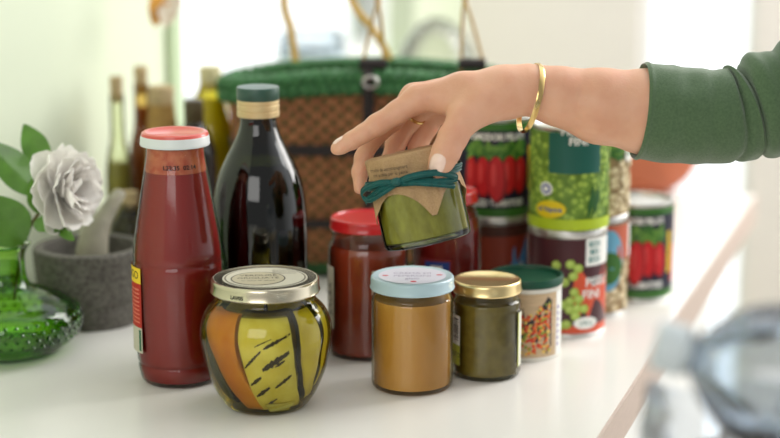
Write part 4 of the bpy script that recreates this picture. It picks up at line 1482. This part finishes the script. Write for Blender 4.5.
def paper(u, v):
    an = 2 * math.pi * u
    rel = (an - phc + math.pi / 4) % (math.pi / 2) - math.pi / 4      # 0 at a corner
    bd = min(half / max(abs(math.cos(rel + math.pi / 4)), abs(math.sin(rel + math.pi / 4))), half * 1.34)
    rho = bd * v
    pl = math.cos(an * 11 + 1.2 * math.sin(3 * an)) + .5 * math.cos(an * 23 + 1)
    if rho < RTOP - .002:
        r, z = rho, ZT + .0004 * pl * (rho / RTOP) ** 3
    else:
        s = rho - (RTOP - .002)
        rr_ = .0025
        if s < rr_ * 1.57:
            a = s / rr_
            r, z = RTOP - .002 + rr_ * math.sin(a), ZT - rr_ * (1 - math.cos(a))
        else:
            d = s - rr_ * 1.57
            z = ZT - rr_ - d
            r = RTOP + .0005
            tie = math.exp(-((d - .019) / .010) ** 2)
            fl = max(0, d - .021)
            r += -.0010 * tie + (.0012 * pl) * min(1, d / .008) * (1 - .55 * tie) + fl * .05
            r = max(r, .0388 if d > .014 else .0374)
    return Vector((r * math.cos(an), r * math.sin(an), z))


mb = MB()
mb.slab(lambda u, v: paper(u, 0.002 + .998 * v), lambda u, v: Vector((math.cos(2 * math.pi * u) * (1 if v > .5 else 0), math.sin(2 * math.pi * u) * (1 if v > .5 else 0), 0 if v > .5 else 1)), -.0003, SEGP, 60)
kraft = mat('kraft_paper', (182, 148, 108), .75, var=1, vscale=900, col2=(166, 132, 92), bump=.15, bscale=700)
cov = mb.build('paper_cover', kraft, t, smooth=35)
mb = MB()
lbp = Label(mb, lambda u, v, l: Vector(((RTOP + .0027 + l) * math.sin(u / RTOP), -(RTOP + .0027 + l) * math.cos(u / RTOP), v)))
lbp.text('crostini da accompagnare', -.0215, ZT - .0095, .0044, 0, 1, rot=R_(-3), sx=.8)
lbp.text('con aroma per la pasta', -.0205, ZT - .0140, .0044, 0, 1, rot=R_(-3), sx=.8)
mb.build('printed_text', mat('brown_ink', (70, 52, 40), .6), t)
# ribbon
teal_r = mat('teal_ribbon', (14, 88, 84), .55, var=.3, vscale=250)
rz = ZT - .0225
mb = MB()


def band(path, w, nrm, n=6, m=0):
    pts = curve3(path, n)
    N = len(pts)

    def fn(u, v):
        i = min(int(round(v * (N - 1))), N - 1)
        p_ = pts[i]
        a = pts[max(i - 1, 0)]; b = pts[min(i + 1, N - 1)]
        tg_ = (b - a).normalized()
        no = Vector((p_.x, p_.y, 0)).normalized() if nrm is None else Vector(nrm(p_, i / (N - 1)))
        sd = tg_.cross(no).normalized()
        no2 = sd.cross(tg_)
        s = (u - .5)
        return p_ + sd * (w * s) + no2 * (.0006 * math.cos(3 * math.pi * s))
    mb.slab(fn, lambda u, v: (Vector((0, -1, 0))), .0005, 6, N - 1, m)


def rp(deg, z, lift=0.0, R0=.0420):
    a = R_(deg)
    return Vector(((R0 + lift) * math.sin(a), -(R0 + lift) * math.cos(a), z))


band([rp(d, rz + .0006 * math.sin(d * .1), .0) for d in range(-180, 181, 12)], .0065, None, 3)
band([rp(d, rz + .0025 + .0006 * math.sin(d * .07), .0008) for d in range(-180, 181, 12)], .0040, None, 3)
mb.build('ribbon', teal_r, t, smooth=50)
mb = MB()
kn = -20
K_ = rp(kn, rz + .001, .003)
mb.tube([rp(kn - 5, rz + .001, .0024), rp(kn - 2, rz + .0012, .0042), rp(kn + 2, rz + .0012, .0042), rp(kn + 5, rz + .001, .0024)], [.0022, .0036, .0036, .0022], 10)
# left loops
band([rp(kn, rz, .003), rp(kn - 16, rz + .003, .006), rp(kn - 36, rz + .001, .008), rp(kn - 50, rz - .003, .008), rp(kn - 52, rz - .0075, .007), rp(kn - 40, rz - .010, .006), rp(kn - 22, rz - .0065, .005), rp(kn - 4, rz - .001, .003)], .0052, None, 5)
band([rp(kn, rz, .003), rp(kn - 18, rz - .002, .005), rp(kn - 40, rz - .008, .006), rp(kn - 56, rz - .013, .005)], .0040, None, 5)
# right tails and loop
band([rp(kn, rz, .003), rp(kn + 16, rz + .003, .006), rp(kn + 40, rz + .002, .007), rp(kn + 60, rz - .004, .007), rp(kn + 66, rz - .007, .006), rp(kn + 52, rz - .0075, .006), rp(kn + 30, rz - .004, .005), rp(kn + 4, rz - .001, .003)], .0055, None, 5)
band([rp(kn, rz, .003), rp(kn + 20, rz - .003, .0055), rp(kn + 42, rz - .0085, .006), rp(kn + 62, rz - .0135, .006)], .0048, None, 5)
mb.build('bow', teal_r, t, smooth=50)

# ------------------------------------------------------------------ plastic bottle in a clear bag, lower right, on a stool
NK = at_z(661, 345, 1.06)
axb = (RT * .93 - UP * .27 - FW * .12).normalized()
xb = axb.orthogonal().normalized(); yb = axb.cross(xb)
MBm = Matrix(((xb.x, yb.x, axb.x, NK.x), (xb.y, yb.y, axb.y, NK.y), (xb.z, yb.z, axb.z, NK.z), (0, 0, 0, 1)))
t = thing('water_bottle', 'clear ribbed plastic bottle with a grey cap at the lower right, nearest the camera', 'bottle')
t.location = NK; t.rotation_euler = MBm.to_euler()
WP = smoothprof([(.0105, .006), (.0110, .014), (.0150, .016), (.0112, .018), (.0140, .021), (.025, .030), (.0355, .044), (.0425, .060), (.0460, .080), (.0465, .100), (.0440, .106), (.0465, .112), (.0465, .146), (.0440, .152), (.0465, .158), (.0465, .213), (.038, .224), (.0, .225)], 5)
mb = MB(); mb.lathe(WP, 72, cap0=False, cap1=False, rfn=lambda r, z, a: r * (1 + (.045 * math.cos(9 * a) * math.exp(-((z - .045) / .018) ** 2))))
mb.build('body', thin('pet_plastic', (244, 247, 250), edge=(216, 222, 228), gain=1.2, base=.03), t)
mb = MB()
LP = [(max(r - .002, 0.0005), z) for r, z in WP if .03 < z < .22]
mb.lathe([(0, .03)] + LP + [(0, .22)], 64, cap0=False, cap1=False, rfn=lambda r, z, a: r * (1 + (.045 * math.cos(9 * a) * math.exp(-((z - .045) / .018) ** 2))))
mb.build('water', thin('water', (240, 244, 247), edge=(206, 214, 222), gain=.8), t)
mb = MB(); mb.lathe([(0, -.004), (.0130, -.004), (.0150, -.0015), (.0152, .012), (.0153, .0145), (.0120, .0148)], 60, cap0=False, cap1=False, rfn=lambda r, z, a: r + (.0003 * math.cos(30 * a) if r > .0140 else 0))
mb.build('cap', mat('grey_cap', (200, 207, 210), .4), t)

# bag: crumpled film heap under and around the bottle
bgc = NK + axb * .13 - RT * .05
floor_z = CT + .030


def bag(u, v):
    an = 2 * math.pi * u
    base = .125
    h = v
    rr_ = base * (1 - .10 * h) * (1 + .10 * math.sin(3 * an + 1) + .05 * math.sin(7 * an + 4 * h))
    nzv = noise.noise(Vector((math.cos(an) * 2.2, math.sin(an) * 2.2, h * 3))) + .5 * noise.noise(Vector((math.cos(an) * 6, math.sin(an) * 6, h * 8)))
    rr_ += .014 * nzv
    z = floor_z + .118 * h + .016 * h * noise.noise(Vector((math.cos(an) * 3, math.sin(an) * 3, 5)))
    return Vector((bgc.x + .03 + rr_ * math.cos(an), bgc.y + rr_ * math.sin(an), z))


mb = MB(); mb.grid(bag, 120, 22, closeu=True)
mb.add([bag(k / 120, 0) for k in range(120)], [tuple(range(119, -1, -1))])
o = mb.build('plastic_bag', thin('clear_film', (242, 246, 251), edge=(226, 232, 242), gain=1.2, base=.12, rough=.15), None, off=bgc, loc=bgc)
tag(o, 'crumpled clear plastic bag round the bottle at the lower right', 'bag')
sx, sy = bgc.x + .03, bgc.y
t = thing('bar_stool', 'pale wooden stool under the plastic bag, right of the counter', 'stool', (sx, sy, 0))
mb = MB(); mb.lathe([(.125, floor_z - .030), (.145, floor_z - .030), (.150, floor_z - .024), (.150, floor_z - .006), (.146, floor_z - .001), (0, floor_z - .001)], 64)
mb.build('seat', mat('pale_wood', (214, 200, 180), .5, var=.2, vscale=20, stretch=(8, 1, 1)), t)
for k in range(4):
    a = R_(45 + 90 * k)
    mb = MB(); mb.tube([Vector((.15 * math.cos(a), .15 * math.sin(a), 0)), Vector((.105 * math.cos(a), .105 * math.sin(a), floor_z - .028))], .013, 12)
    mb.build('leg', mat('pale_wood', (214, 200, 180)), t)
